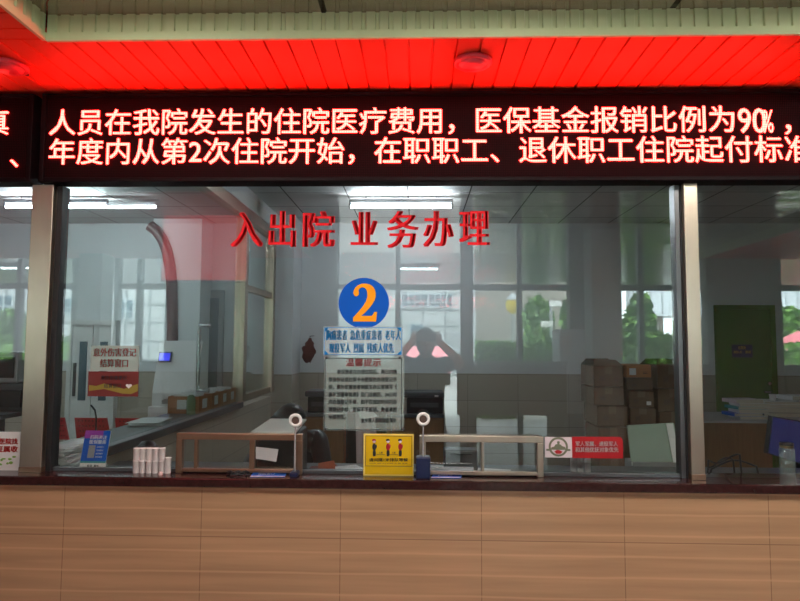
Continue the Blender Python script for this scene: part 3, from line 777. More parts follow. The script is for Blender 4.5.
slab_label(251, 287, 471.5, 477, 'blue label lying flat on the counter in front of the reddish frame', '住院窗口')
slab_label(432, 463, 472.5, 478, 'blue label lying flat on the counter beside the navy intercom base', '出院窗口')
def cable(pts, r, name, label, cat, mt):
    o = MB().tube(pts, r, 8).build(name, mt, None, pts[0]); tag(o, label, cat); return o
def wob(x0, x1, y, Y0, amp, n=14, z=ZT + 0.006):
    out = []
    for k in range(n):
        u = k / (n - 1); p = PZ(x0 + (x1 - x0) * u, y, z)
        out.append(Vector((p.x, p.y + amp * math.sin(u * 17), z + 0.004 * abs(math.sin(u * 9)))))
    return out
t = thing('key_bunch', PZ(238, 473, ZT), 'bunch of dark keys and a strap on the counter in front of the reddish frame', 'keys')
kp = PZ(238, 473.5, ZT + 0.006)
MB().tube(wob(227, 249, 473, 0, 0.010), 0.006, 8).build('strap', 'black', t)
MB().tube([kp + Vector((0.013 * math.cos(a), 0.013 * math.sin(a), 0.003)) for a in [2 * PI * k / 20 for k in range(20)]], 0.0016, 6, 0, True).build('ring', 'darkgrey', t)
for k in range(3):
    MB().box(kp + Vector((-0.03 + k * 0.024, -0.012 + 0.006 * k, -0.005)), kp + Vector((0.0 + k * 0.024, -0.002 + 0.006 * k, -0.002)), 0, 0.001).build('key', 'darkgrey', t)

# sign at the left edge
YQ = -0.012
q = P(4, 466, YQ)
t = thing('left_window_sign', (q.x, YQ, ZT), 'pale sign with red characters and green leaves left of the broad post', 'sign')
a, c = P(-28, 431.5, YQ), P(19.5, 465.5, YQ)
MB().box((a.x, YQ - 0.002, ZT), (c.x, YQ + 0.002, a.z)).build('sheet', 'white_pl', t)
m = MB(); text_px(m, '医保定点医院找', -25.5, 438.4, 18, 444.8, YQ - 0.0032, .05); text_px(m, '就医凭证属收', -25.5, 446, 18, 452.6, YQ - 0.0032, .05); m.build('lettering', 'red_ink', t)
m = MB()
for k in range(40):
    p0 = P(random.uniform(-27, 15), random.uniform(456.5, 464.5), YQ - 0.0032); m.ell((p0.x, YQ - 0.0028, p0.z), (random.uniform(.004, .010), .0008, random.uniform(.003, .007)), 8, 5)
m.build('leaf_print', 'leaf_bright', t)

# ================================================================== left partition, with its ledge
def partition():
    Y0, Y1, Y2 = 0.12, 3.12, 4.25
    zl = ZT - 0.005
    struct(MB().box((XP - 0.08, 0.1, 0), (XP + 0.02, Y2 + 0.1, zl - 0.05)).build('wall_partition', 'dado_side'))
    tag(MB().box((XP - 0.26, 0.1, zl - 0.05), (XP + 0.06, Y1, zl), 0, 0.005).build('partition_ledge', 'darktop'), 'dark ledge running back along the foot of the left glass partition', 'ledge')
    t = thing('glass_partition', (XP, 1.6, zl), 'glass partition in steel framing that runs back from the window at the left', 'partition')
    hz = 2.78
    MB().box((XP - 0.006, Y0, zl), (XP + 0.006, Y1, hz)).build('glass_sheet', 'glass2', t)
    MB().box((XP - 0.006, Y1 + 0.1, zl), (XP + 0.006, Y2, hz)).build('glass_sheet', 'glass2', t)
    MB().box((XP - 0.05, Y0, hz), (XP + 0.05, Y2 + 0.1, hz + 0.10), 0, 0.004).build('head_beam', 'steel', t)
    MB().box((XP - 0.05, Y1, zl), (XP + 0.05, Y1 + 0.1, hz), 0, 0.004).build('upright', 'steel', t)
    MB().box((XP - 0.05, Y2, zl), (XP + 0.05, Y2 + 0.1, hz), 0, 0.004).build('upright', 'steel', t)
    MB().box((XP - 0.03, Y1 + 0.1, 2.10), (XP + 0.03, Y2, 2.16), 0, 0.003).build('transom', 'steel', t)
    MB().box((XP - 0.04, Y1 + 0.1, zl), (XP + 0.04, Y2, zl + 0.06), 0, 0.003).build('bottom_rail', 'steel', t)
    hx = XP - 0.10; hp = P(206, 360, 2.35)
    MB().tube([(XP - .006, 2.35, 1.74), (hx, 2.35, 1.74), (hx, 2.35, 1.70), (hx, 2.35, 1.30), (hx, 2.35, 1.22), (XP - .006, 2.35, 1.22)], 0.016, 12).build('pull_handle', 'steel2', t)
    struct(MB().box((XP - 0.05, 0.1, hz + 0.1), (XP + 0.05, YB, ZC)).build('wall_partition_header', 'white'))
partition()

# orange document boxes along the ledge, papers, bottle
zl = ZT - 0.005
def doc_box(Y, sx, sy, h, label, n_tag=True):
    x = XP - 0.012 - sx / 2
    t = thing('document_box', (x, Y, zl), label, 'box', 'orange document boxes in a row on the partition ledge')
    m = MB(); w = 0.006
    for lo, hi in (((-sx / 2, -sy / 2, 0), (sx / 2, sy / 2, w)), ((-sx / 2, -sy / 2, w), (sx / 2, -sy / 2 + w, h)), ((-sx / 2, sy / 2 - w, w), (sx / 2, sy / 2, h)), ((-sx / 2, -sy / 2 + w, w), (-sx / 2 + w, sy / 2 - w, h)), ((sx / 2 - w, -sy / 2 + w, w), (sx / 2, sy / 2 - w, h))):
        m.box(Vector(lo) + Vector((x, Y, zl)), Vector(hi) + Vector((x, Y, zl)))
    m.build('carton', 'orange_card', t)
    m = MB(); 
    for k in range(5):
        m.box((x - sx * .38, Y - sy * .36 + k * sy * .15, zl + w), (x + sx * .36, Y - sy * .36 + k * sy * .15 + .012, zl + h + random.uniform(-.01, .025)), 0, 0, Euler((random.uniform(-.15, .15), 0, random.uniform(-.1, .1))))
    m.build('papers', 'paper', t)
    MB().box((x + sx / 2, Y - sy * .2, zl + h * .25), (x + sx / 2 + .002, Y + sy * .2, zl + h * .8)).build('label_tag', 'paper', t)
    MB().box((x - sx * .2, Y - sy / 2 - .002, zl + h * .25), (x + sx * .2, Y - sy / 2, zl + h * .8)).build('label_tag', 'paper', t)
for i, (Y, sx, sy) in enumerate(((2.27, .24, .26), (2.55, .17, .21), (2.78, .17, .21), (3.0, .17, .21))):
    doc_box(Y, sx, sy, 0.13, ['nearest orange document box on the ledge, behind the sanitizer bottle', 'second nearest orange document box on the ledge', 'third nearest orange document box on the ledge', 'farthest orange document box, against the steel upright'][i])
bp = Vector((XP - 0.05, 2.08, zl))
t = thing('sanitizer_bottle', bp, 'pale green pump bottle of hand sanitizer on the partition ledge', 'bottle')
MB().lathe(bp, [(0.030, 0), (0.033, 0.006), (0.033, 0.11), (0.026, 0.135), (0.012, 0.15)], 24).build('bottle_body', 'gel', t)
MB().lathe(bp, [(0.013, 0.15), (0.013, 0.165), (0.005, 0.167), (0.005, 0.19)], 16).build('pump', 'white_pl', t)
MB().box(bp + Vector((-.012, -.035, .188)), bp + Vector((.012, .012, .20)), 0, .003).build('nozzle', 'white_pl', t)
def sheets(x, y, z, w, d, n, rz, label, name='paper_stack', mt='paper', dz=.003):
    t = thing(name, (x, y, z), label, 'papers', None, 0)
    m = MB()
    for k in range(n):
        m.box((x - w / 2 + random.uniform(-.008, .008), y - d / 2 + random.uniform(-.008, .008), z + k * dz), (x + w / 2, y + d / 2, z + k * dz + dz * .7), 0, 0, Euler((0, 0, rz + random.uniform(-.12, .12))))
    m.build('sheets', mt, t); return t
sheets(XP - .13, 1.55, zl, .2, .3, 6, .1, 'loose white papers on the ledge before the orange boxes', dz=.004)
sheets(XP - .12, .38, zl, .2, .3, 5, -.2, 'loose white papers on the near end of the ledge behind the leaflet', dz=.003)
t = thing('desk_microphone', (XP - .2, .98, zl), 'small black gooseneck microphone standing on the ledge', 'microphone')
MB().tube([(XP - .2, .98, zl + .01), (XP - .2, .98, zl + .10), (XP - .205, .97, zl + .15), (XP - .22, .95, zl + .18)], .005, 8).build('gooseneck', 'black', t)
MB().lathe((XP - .2, .98, zl), [(.035, 0), (.035, .012), (.02, .018)], 20).build('base', 'black', t)

# ================================================================== hall behind the partition
# white double door
def double_door():
    a, b = P(72, 330, 4.8), P(112, 330, 4.8)
    z = P(90, 325, 4.8).z
    o = struct(MB().box((a.x - .05, 4.80, 0), (a.x, YB, z), 0).box((b.x, 4.80, 0), (b.x + .05, YB, z), 0).box((a.x - .05, 4.80, z), (b.x + .05, YB, z + .06), 0).build('door_1', 'white_pl'))
    mid = (a.x + b.x) / 2
    for lo, hi in ((a.x, mid - .004), (mid + .004, b.x)):
        MB().box((lo, 4.83, 0), (hi, 4.88, z), 0, .004).build('door_leaf', 'white_pl', o)
        MB().box((lo + .09, 4.822, .9), (hi - .06, 4.83, z - .2)).build('glazing', 'bluewin', o)
    MB().box((a.x + .03, 4.80, .95), (a.x + .06, 4.83, 1.35), 0, .005).build('door_handle', 'darkgrey', o)
double_door()
def kiosk(name, cx, cy, w, d, h, label, rz, screen, body='white_pl'):
    t = thing(name, (cx, cy, 0), label, 'kiosk', None, rz)
    O = (0, 0, 0)
    MB().box((-w / 2, -d / 2, 0), (w / 2, d / 2, .95), 0, .01).build('cabinet', body, t, off=O)
    m = MB(); m.extr([(-w / 2, -d / 2 + .1, .95), (-w / 2, d / 2, .95), (-w / 2, d / 2, h), (-w / 2, d / 2 - .16, h), (-w / 2, -d / 2 + .1, 1.08)], (w, 0, 0)); m.build('head', body, t, off=O)
    zc = (h + 1.08) / 2 + .10; sl = Euler((math.atan2(d - .26, h - 1.08) * -1, 0, 0)); yc = -d / 2 + .1 + (d - .26) * .62
    MB().box((-w * .46, yc - .02, zc - .055), (-w * .16, yc + .004, zc + .055), 0, .004, sl).build('screen_bezel', 'black', t, off=O)
    MB().box((-w * .43, yc - .028, zc - .04), (-w * .19, yc - .014, zc + .04), 0, 0, sl).build('screen', screen, t, off=O)
    MB().box((-w * .3, -d / 2 - .004, .25), (w * .3, -d / 2, .85), 0, .002).build('service_panel', mat('brown_panel', (.10, .05, .035), .4), t, off=O)
    MB().box((-w * .18, -d / 2 - .012, .98), (w * .18, -d / 2 + .1, 1.02), 0, .003).build('card_tray', 'midgrey', t, off=O)
p0 = P(178, 400, 3.9)
kiosk('self_service_kiosk', p0.x, 3.9, .46, .42, 1.62, 'white self-service kiosk with a lit blue screen behind the partition', 0, 'screen_blue')
# arch in the hall's rear wall; red shade on its edge coloured into a tube
def arch():
    Y = 4.5
    m = MB(); pts = []
    A, B = P(172, 355, Y), P(158, 232, Y)
    pts = [P(x, y, Y) for x, y in ((172.5, 420), (172.5, 380), (172.5, 345), (172.5, 310), (172, 285), (170.5, 268), (167.5, 252), (163, 240), (157, 231), (150, 226))]
    o = MB().tube(pts, .065, 14).build('arch_moulding', mat('dark_red_gloss', (.12, .03, .03), .3), None, (A.x, Y, 0))
    struct(o); o.name = 'trim_5'
    w = MB()
    zs = 3.05
    poly = [(p.x + .04, p.z) for p in pts]
    poly = [(A.x + .04, 0)] + poly + [(poly[-1][0], zs), (P(200, 300, Y).x, zs), (P(200, 300, Y).x, 0)]
    w.prism(poly, Y, YB)
    struct(w.build('wall_arch', 'white'))
arch()
p0, p1 = P(197, 290, 4.86), P(222, 372, 4.86)
o = struct(MB().box((p0.x, 4.86, 0), (p1.x, 4.9, p0.z), 0, .004).build('door_2', 'greypaint'))
MB().box((p0.x + .06, 4.848, .2), (p1.x - .06, 4.86, p0.z - .1)).build('glazing', 'bluewin', o)
# red seats in the hall
Ys = 3.08
xs = [(44, 69), (77, 111), (117, 156)]
zt_, zb_ = P(100, 417, Ys).z, P(100, 440, Ys).z
t = thing('seat_row', (P(95, 430, Ys).x, Ys, 0), 'row of three red metal waiting seats behind the partition ledge at the left', 'seats')
for a, b in xs:
    x0, x1 = P(a, 430, Ys).x, P(b, 430, Ys).x
    m = MB(); m.extr([(x0, Ys, zb_), (x1, Ys, zb_), (x1 - .01, Ys - .07, zt_), (x0 + .01, Ys - .07, zt_)], (0, .015, 0))
    for k in range(8):
        for q in range(4): m.cyl((x0 + (x1 - x0) * (k + 1.5) / 10, Ys - .07 * (q + .8) / 4.4 - .004, zb_ + (zt_ - zb_) * (q + .8) / 4.4), (x0 + (x1 - x0) * (k + 1.5) / 10, Ys - .07 * (q + .8) / 4.4 + .0, zb_ + (zt_ - zb_) * (q + .8) / 4.4), .007, None, 8, 1)
    m.build('backrest', ['redseat', 'maroon'], t)
    MB().extr([(x0, Ys + .01, .44), (x1, Ys + .01, .44), (x1, Ys + .42, .47), (x0, Ys + .42, .47)], (0, 0, .015)).build('seat', 'redseat', t)
    for q in (.12, .88): MB().tube([(x0 + (x1 - x0) * q, Ys + .01, zb_ + .02), (x0 + (x1 - x0) * q, Ys + .03, .45)], .012, 8).build('back_support', 'steel2', t)
x0, x1 = P(44, 430, Ys).x, P(156, 430, Ys).x
MB().box((x0, Ys + .16, .38), (x1, Ys + .22, .43), 0, .004).build('beam', 'steel2', t)
for xq in (x0 + .15, x1 - .15):
    MB().tube([(xq, Ys + .19, .40), (xq, Ys + .19, .1), (xq, Ys + .40, .018)], .018, 10).build('leg', 'steel2', t)
    MB().tube([(xq, Ys + .19, .12), (xq, Ys + .0, .018)], .018, 10).build('leg', 'steel2', t)

# office machines at the far left
def boxy(name, x0, y0, x1, y1, Y, depth, label, cat, mt, parts=()):
    a, c = P(x0, y0, Y), P(x1, y1, Y)
    t = thing(name, ((a.x + c.x) / 2, Y + depth / 2, c.z), label, cat)
    MB().box((a.x, Y, c.z), (c.x, Y + depth, a.z), 0, .008).build('casing', mt, t)
    for nm, px0, py0, px1, py1, pm in parts:
        u, v = P(px0, py0, Y), P(px1, py1, Y)
        MB().box((u.x, Y - .008, v.z), (v.x, Y, u.z), 0, .003).build(nm, pm, t)
    return t
# table for them
p0 = P(-20, 420, 1.5); p1 = P(8, 420, 1.5)
tz = P(10, 414, 1.5).z
t = thing('hall_table', ((p0.x + p1.x) / 2, 1.7, 0), 'dark table at the far left carrying the grey office machines', 'table')
MB().box((p0.x, 1.45, tz - .03), (p1.x, 2.1, tz), 0, .004).build('table_top', 'darktop', t)
for sx in (p0.x + .04, p1.x - .04):
    for sy in (1.5, 2.05): MB().cyl((sx, sy, 0), (sx, sy, tz - .03), .018, None, 12).build('leg', 'darkgrey', t)
boxy('office_copier', -16, 352, 17, 383, 1.62, .4, 'grey office machine with a dark screen behind the left post', 'office machine', 'midgrey', (('screen', -8, 357, 14, 378, 'black'),))
for o in list(C.objects):
    if o.name == 'office_copier':
        pass
a_, c_ = P(-16, 383, 1.62), P(17, 414, 1.5)
t = thing('printer_base', ((a_.x + c_.x) / 2, 1.8, tz), 'dark grey printer under the grey office machine at the far left', 'printer')
MB().box((a_.x, 1.62, tz), (c_.x, 2.02, P(0, 383, 1.62).z), 0, .008).build('casing', 'darkgrey', t)
MB().box((a_.x + .03, 1.60, tz + .03), (c_.x - .05, 1.62, tz + .15), 0, .003).build('paper_tray', 'black', t)

# ================================================================== office behind the window
# work desk behind the glass
ZD = 0.955
t = thing('work_desk', (1.6, .45, 0), 'long dark grey work desk just behind the window glass', 'desk')
MB().box((XP + .03, .10, ZD - .03), (4.9, .80, ZD), 0, .004).build('desk_top', 'darktop', t)
for x in (XP + .06, .4, 2.6, 4.8): MB().box((x, .14, 0), (x + .04, .76, ZD - .03)).build('side_panel', 'midgrey', t)

# black printer with a white lid
def desk_printer():
    Y = .30
    a, c = P(251, 431, Y), P(296, 461, Y)
    t = thing('desk_printer', ((a.x + c.x) / 2, Y + .15, ZD), 'black printer with a white lid and paper hanging out, behind the reddish frame', 'printer')
    MB().box((a.x, Y, ZD), (c.x, Y + .30, a.z - .012), 0, .012).build('casing', 'black', t)
    m = MB(); z = a.z - .011; m.extr([(a.x + .0, Y - .01, z), (c.x - .004, Y - .01, z), (c.x + .0, Y + .26, z + .03), (a.x + .03, Y + .26, z + .03)], (0, 0, .008)); m.build('lid', 'white_pl', t)
    u, v = P(254, 446, Y), P(279, 458, Y)
    m = MB(); m.extr([(u.x, Y - .012, u.z), (v.x, Y - .016, u.z - .012), (v.x - .004, Y - .04, v.z - .01), (u.x + .004, Y - .03, v.z + .004)], (0, .002, 0)); m.build('paper', 'pinkwhite', t)
desk_printer()
sheets(P(349, 460, .4).x, .42, ZD, .16, .22, 10, .5, 'crumpled white papers on the desk left of the black chair', dz=.004)
sheets(P(352, 460, .3).x + .14, .25, ZD, .26, .18, 5, .05, 'flat white papers on the desk behind the yellow sign', dz=.003)
sheets(P(67, 460, .3).x, .32, zl - .10 if False else ZD, .12, .3, 19, .1, 'tall pile of white papers leaning by the left end of the window', dz=.009)
def red_folder():
    x = P(316, 460, .45).x
    t = thing('red_folder', (x, .45, ZD), 'crumpled red folder lying on the desk right of the reddish frame', 'folder')
    m = MB()
    m.extr([(x - .07, .38, ZD + .002), (x + .08, .36, ZD + .002), (x + .09, .54, ZD + .035), (x - .04, .56, ZD + .02)], (0, 0, .008)); m.build('cover', mat('dull_red_card', (.28, .04, .03), .5), t)
    MB().extr([(x + .02, .40, ZD + .02), (x + .10, .42, ZD + .03), (x + .08, .52, ZD + .06), (x, .52, ZD + .045)], (0, 0, .006)).build('flap', mat('orange_card_flap', (.45, .09, .03), .5), t)
red_folder()
boxy('card_reader', 444, 450, 478, 471, .4, .1, 'low dark grey device on the desk behind the pale steel frame', 'office machine', 'darkgrey', (('slot', 450, 453, 472, 455, 'black'),))
sheets(P(497, 455, .5).x - .15, .55, ZD, .42, .24, 4, -.15, 'white document sheets on the desk behind the pale steel frame', dz=.003)

# wooden cabinets along the rear wall, machines on them
def cabinet(x0, x1, yt, Y, d, label):
    a, c = P(x0, yt, Y), P(x1, yt, Y); h = P(345, yt, Y).z; w = c.x - a.x
    t = thing('wood_cabinet', ((a.x + c.x) / 2, Y + d / 2, 0), label, 'cabinet', 'wooden cabinets along the rear wall')
    MB().box((a.x, Y, 0.05), (c.x, Y + d, h - .03), 0, .003).build('carcass', 'wood', t)
    MB().box((a.x + .002, Y - .02, h - .03), (c.x - .002, Y + d, h), 0, .004).build('cabinet_top', 'darktop', t)
    MB().box((a.x + .02, Y + .03, 0), (c.x - .02, Y + d - .02, .05)).build('plinth', 'black', t)
    mid = (a.x + c.x) / 2
    for lo, hi, s in ((a.x + .004, mid - .004, 1), (mid + .004, c.x - .004, -1)):
        dr = MB().box((lo, Y - .018, .07), (hi, Y, h - .045), 0, .003).build('door', 'wood', t)
        hx = (hi - .05) if s > 0 else (lo + .05)
        MB().cyl((hx, Y - .035, h * .55), (hx, Y - .035, h * .55 + .12), .006, None, 10).build('handle', 'steel2', dr)
    MB().box((a.x + .002, Y - .022, .05), (a.x + .03, Y - .018, h - .03)).build('edge_strip', 'wood_edge', t)
    return h
hc = cabinet(302, 344, 414, 4.05, .5, 'wooden cabinet under the left black printer by the pilaster')
cabinet(345, 391, 414, 4.05, .5, 'wooden cabinet behind the black chair and the notice')
cabinet(392, 444, 414, 4.05, .5, 'wooden cabinet under the right black printer')
def black_printer(x0, x1, y0, y1, label):
    Y = 4.15
    a, c = P(x0, y0, Y), P(x1, y1, Y); H = a.z - hc
    t = thing('laser_printer', ((a.x + c.x) / 2, Y + .18, hc), label, 'printer', 'black printers on the wooden cabinets')
    MB().box((a.x + .03, Y, hc), (c.x, Y + .36, a.z - .06), 0, .012).build('casing', 'black', t)
    MB().box((a.x, Y - .01, a.z - .06), (c.x + .01, Y + .37, a.z), 0, .012).build('scanner_lid', 'darkgrey', t)
    MB().box((a.x + .07, Y - .012, hc + H * .3), (c.x - .05, Y, hc + H * .5), 0, .003).build('paper_slot', 'darkgrey', t)
    MB().box((c.x - .09, Y - .016, a.z - .05), (c.x - .05, Y - .009, a.z - .03), 0, .002).build('button', 'white_pl', t)
black_printer(404, 443, 392, 413, 'black printer at the rear wall, seen inside the photographer silhouette')
black_printer(305, 343, 391, 413, 'black printer at the rear wall left of the notice, by the pilaster')

# office chair with a coat
def office_chair():
    Y = 1.5
    p = P(365, 440, Y); x = p.x
    t = thing('office_chair', (x, Y, 0), 'high-backed black office chair with a pale coat over its back', 'chair')
    zt = P(365, 411, Y).z
    MB().box((x - .13, Y + .0, .62), (x + .14, Y + .07, zt), 0, .04, None, 4).build('backrest', 'black', t)
    MB().box((x - .24, Y + .05, .44), (x + .24, Y + .52, .54), 0, .04, None, 4).build('seat', 'black', t)
    MB().cyl((x, Y + .28, .10), (x, Y + .28, .44), .03).build('gas_column', 'darkgrey', t)
    for k in range(5):
        aa = 2 * PI * k / 5
        lg = MB().tube([(x, Y + .28, .10), (x + .28 * math.cos(aa), Y + .28 + .28 * math.sin(aa), .06)], [.025, .016], 10).build('leg', 'darkgrey', t)
        MB().ell((x + .28 * math.cos(aa), Y + .28 + .28 * math.sin(aa), .028), (.022, .022, .028)).build('caster', 'black', lg)
    for s in (-1, 1):
        MB().tube([(x + s * .22, Y + .1, .54), (x + s * .26, Y + .1, .72), (x + s * .26, Y + .38, .72)], .018, 10).build('armrest', 'black', t)
    MB().box((x - .04, Y + .02, .40), (x + .04, Y + .06, .66), 0, .01).build('back_bracket', 'darkgrey', t)
    # coat: folded over the top of the backrest, hanging in soft folds
    m = MB(); n, k = 17, 13; vs = []
    for j in range(k):
        v = j / (k - 1)
        for i in range(n):
            u = i / (n - 1); w = .125 + .03 * v
            xx = x + (u - .5) * w + .03 * v
            yy = Y - .012 - .016 * math.sin(u * 15 + v * 2) * v - .01
            zz = zt + .006 - v * .46 - .03 * abs(u - .5) * (1 - v)
            vs.append((xx, yy, zz))
    fs = [(j * n + i, j * n + i + 1, (j + 1) * n + i + 1, (j + 1) * n + i) for j in range(k - 1) for i in range(n - 1)]
    m.add(vs, fs, 0, True)
    vs2 = [(a, b + .006, c_) for a, b, c_ in vs]; m.add(vs2, [f[::-1] for f in fs], 0, True)
    m.box((x - .062, Y - .02, zt + .001), (x + .062, Y + .085, zt + .010), 0, .004)
    ct = m.build('pale_coat', 'coat', None, (x, Y, zt))
    ct.name = 'hanging_coat'; tag(ct, 'pale pinkish grey coat hung over the back of the black office chair', 'coat')
    o = MB().extr([(x - .055, Y - .03, zt + .002), (x + .05, Y - .03, zt + .002), (x + .085, Y - .034, zt - .03), (x - .02, Y - .036, zt - .055)], (0, .006, 0)).build('collar', 'paper', ct)
office_chair()

# boxes: three stacks
def carton(x0, x1, zb, zt, Y, d, label, group, tape=True, flap=False, rz=0.0, mt='cardboard'):
    cx = (x0 + x1) / 2; w = x1 - x0; h = zt - zb
    t = thing('cardboard_box', (cx, Y + d / 2, zb), label, 'box', group, rz)
    O = (0, 0, 0)
    MB().box((-w / 2, -d / 2, 0), (w / 2, d / 2, h), 0, .004).build('carton', mt, t, off=O)
    if tape: MB().box((-.03, -d / 2 - .0015, h * .62), (.03, -d / 2, h)).build('tape', 'cardboard2', t, off=O)
    m = MB(); m.box((-w * .30, -d / 2 - .001, h * .28), (-w * .12, -d / 2, h * .52)); m.box((w * .16, -d / 2 - .001, h * .30), (w * .34, -d / 2, h * .36)); m.box((w * .16, -d / 2 - .001, h * .42), (w * .34, -d / 2, h * .46))
    m.build('printed_mark', mat('box_print', (.075, .045, .03), .7) if 'box_print' not in bpy.data.materials else bpy.data.materials['box_print'], t, off=O)
    if flap:
        MB().extr([(-w / 2, -d / 2, h), (w / 2, -d / 2, h), (w / 2 - .03, -d / 2 + .10, h + .045), (-w / 2 + .04, -d / 2 + .10, h + .055)], (0, .004, .004)).build('flap', mt, t, off=O)
        MB().extr([(-w / 2, d / 2, h), (w / 2, d / 2, h), (w / 2 - .02, d / 2 - .06, h + .05), (-w / 2 + .03, d / 2 - .06, h + .05)], (0, -.004, .004)).build('flap', mt, t, off=O)
    return t
grp = 'cardboard boxes stacked at the right of the middle window'
YBX = 2.55
def zpx(px, py, Y): return max(0.0, P(px, py, Y).z)
stackA = [(594, 624, 366, 386.5, YBX, True), (594, 624, 387.5, 405, YBX, False), (597, 627.5, 406, 426, YBX - .03, False), (598, 628.5, 427.5, 452, YBX, False), (598, 629, 452.5, 600, YBX, False)]
nmA = ['topmost cardboard box of the left stack, its flaps open', 'second cardboard box from the top of the left stack', 'third cardboard box from the top of the left stack', 'fourth cardboard box from the top of the left stack, behind the red label', 'bottom cardboard box of the left stack, behind the paper cups']
for (x0, x1, y0, y1, Y, fl), nm in zip(stackA, nmA):
    carton(P(x0, 400, Y).x, P(x1, 400, Y).x, zpx(600, y1, Y), zpx(600, y0, Y), Y, .4, nm, grp, True, fl)
stackB = [(627, 652, 365, 377.5, YBX, 'orange_card'), (627, 653, 378, 390, YBX, 'cardboard'), (629, 654, 391, 407.5, YBX, 'cardboard'), (630, 655.5, 408, 425, YBX, 'cardboard'), (630, 656, 425.5, 600, YBX, 'cardboard')]
nmB = ['small orange-labelled box on top of the middle stack', 'second box from the top of the middle stack', 'third box from the top of the middle stack, with a small white ticket', 'fourth box from the top of the middle stack', 'bottom box of the middle stack, above the pale green panel']
for k, ((x0, x1, y0, y1, Y, mt), nm) in enumerate(zip(stackB, nmB)):
    t = carton(P(x0, 400, Y).x, P(x1, 400, Y).x, zpx(640, y1, Y), zpx(640, y0, Y), Y, .36, nm, grp, k > 1, False, 0, mt)
    if k in (0, 2):
        w = P(x1, 400, Y).x - P(x0, 400, Y).x
        MB().box((-w * .38 if k == 0 else w * .2, -.183, .02), (-w * .12 if k == 0 else w * .38, -.18, .075 if k == 0 else .05)).build('ticket', 'paper', t, off=(0, 0, 0))
stackC = [(658, 688, 366, 388, YBX, True), (658, 689, 389, 411, YBX, False), (659, 690, 411.5, 441, YBX, False), (659, 690, 441.5, 600, YBX, False)]
nmC = ['topmost box of the right stack beside the dark window stile, flaps open', 'second box from the top of the right stack, with a small white ticket', 'third box from the top of the right stack', 'bottom box of the right stack, behind the pale green panel']
for k, ((x0, x1, y0, y1, Y, fl), nm) in enumerate(zip(stackC, nmC)):
    t = carton(P(x0, 400, Y).x, P(x1, 400, Y).x, zpx(670, y1, Y), zpx(670, y0, Y), Y, .4, nm, grp, True, fl)
    if k == 1: MB().box((.08, -.203, .03), (.13, -.2, .065)).build('ticket', 'paper', t, off=(0, 0, 0))
# pale green panel with a white rim before the boxes
Y = 1.5
a, c = P(631, 423, Y), P(683, 468, Y)
t = thing('green_panel', ((a.x + c.x) / 2, Y, 0), 'frosted green panel with a white rim leaning in front of the box stacks', 'panel')
m = MB(); m.extr([(a.x, Y, .85), (c.x, Y, .85), (c.x - .01, Y + .10, a.z - .01), (a.x + .01, Y + .10, a.z - .03)], (0, .02, 0)); m.build('sheet', 'frosted', t)
m = MB(); u, v = P(632, 462.2, Y - .01), P(682.5, 466.2, Y - .01); m.box((u.x, Y - .015, v.z), (v.x, Y + .0, u.z)); m.build('bottom_strip', 'white_pl', t)
u, v = P(671, 425, Y + .02), P(679, 462, Y + .02); m = MB(); m.extr([(u.x, Y - .008, v.z), (v.x, Y - .008, v.z), (v.x - .005, Y + .088, u.z), (u.x - .005, Y + .088, u.z)], (0, .006, 0)); m.build('side_strip', 'white_pl', t)
MB().box((a.x, Y - .02, 0), (c.x, Y + .14, .85), 0, .004).build('stand', 'midgrey', t)

# right hand desk with books
YD = 3.2
a, c = P(698, 417, YD), P(771, 417, YD); hd = P(730, 420.5, YD).z
t = thing('wood_desk', ((a.x + c.x) / 2, YD + .35, 0), 'brown wooden desk with a grey top in front of the green door', 'desk')
MB().box((a.x, YD, 0), (c.x, YD + .03, hd - .02)).build('front_panel', 'wood', t)
MB().box((a.x - .03, YD - .03, hd - .02), (P(830, 417, YD).x, YD + .75, hd), 0, .004).build('desk_top', 'greytop', t)
MB().box((a.x, YD + .03, 0), (a.x + .03, YD + .7, hd - .02)).build('side_panel', 'wood', t)
MB().box((P(828, 417, YD).x - .03, YD + .03, 0), (P(828, 417, YD).x, YD + .7, hd - .02)).build('side_panel', 'wood', t)
def book(x0, x1, z, h, Y, d, label, cover, rz):
    cx = (x0 + x1) / 2; w = x1 - x0
    t = thing('ledger_book', (cx, Y + d / 2, z), label, 'book', 'books and ledgers piled on the wooden desk', rz)
    O = (0, 0, 0)
    MB().box((-w / 2 + .003, -d / 2 + .003, .002), (w / 2 - .003, d / 2 - .003, h - .002)).build('pages', 'paper_edge', t, off=O)
    m = MB(); m.box((-w / 2, -d / 2, 0), (w / 2, d / 2, .002)); m.box((-w / 2, -d / 2, h - .002), (w / 2, d / 2, h)); m.box((-w / 2, -d / 2, .002), (-w / 2 + .002, d / 2, h - .002)); m.build('cover', cover, t, off=O)
covers = ['paper', 'blue_film', 'paper', 'teal', 'paper', 'pinkwhite']
labs = ['bottom book of the pile on the wooden desk', 'second book from the bottom, blue, jutting out of the pile on the wooden desk', 'third book from the bottom of the pile on the wooden desk', 'fourth book from the bottom of the pile, with a teal cover', 'fifth book from the bottom of the pile on the wooden desk', 'top book of the pile in front of the green door']
z = hd
for k in range(6):
    hgt = .026 + .004 * (k % 3)
    xo = [-.0, -.06, .0, -.03, .01, -.05][k]
    x0 = P(740, 417, YD + .1).x + xo
    book(x0, x0 + .27, z, hgt, YD + .10, .22, labs[k], covers[k], [0, .06, -.04, .1, -.05, .12][k]); z += hgt
z = hd; labs = ['bottom ledger of the right hand pile on the wooden desk', 'second ledger of the right hand pile, dark covered', 'third ledger of the right hand pile', 'top ledger of the right hand pile, under the white cup']
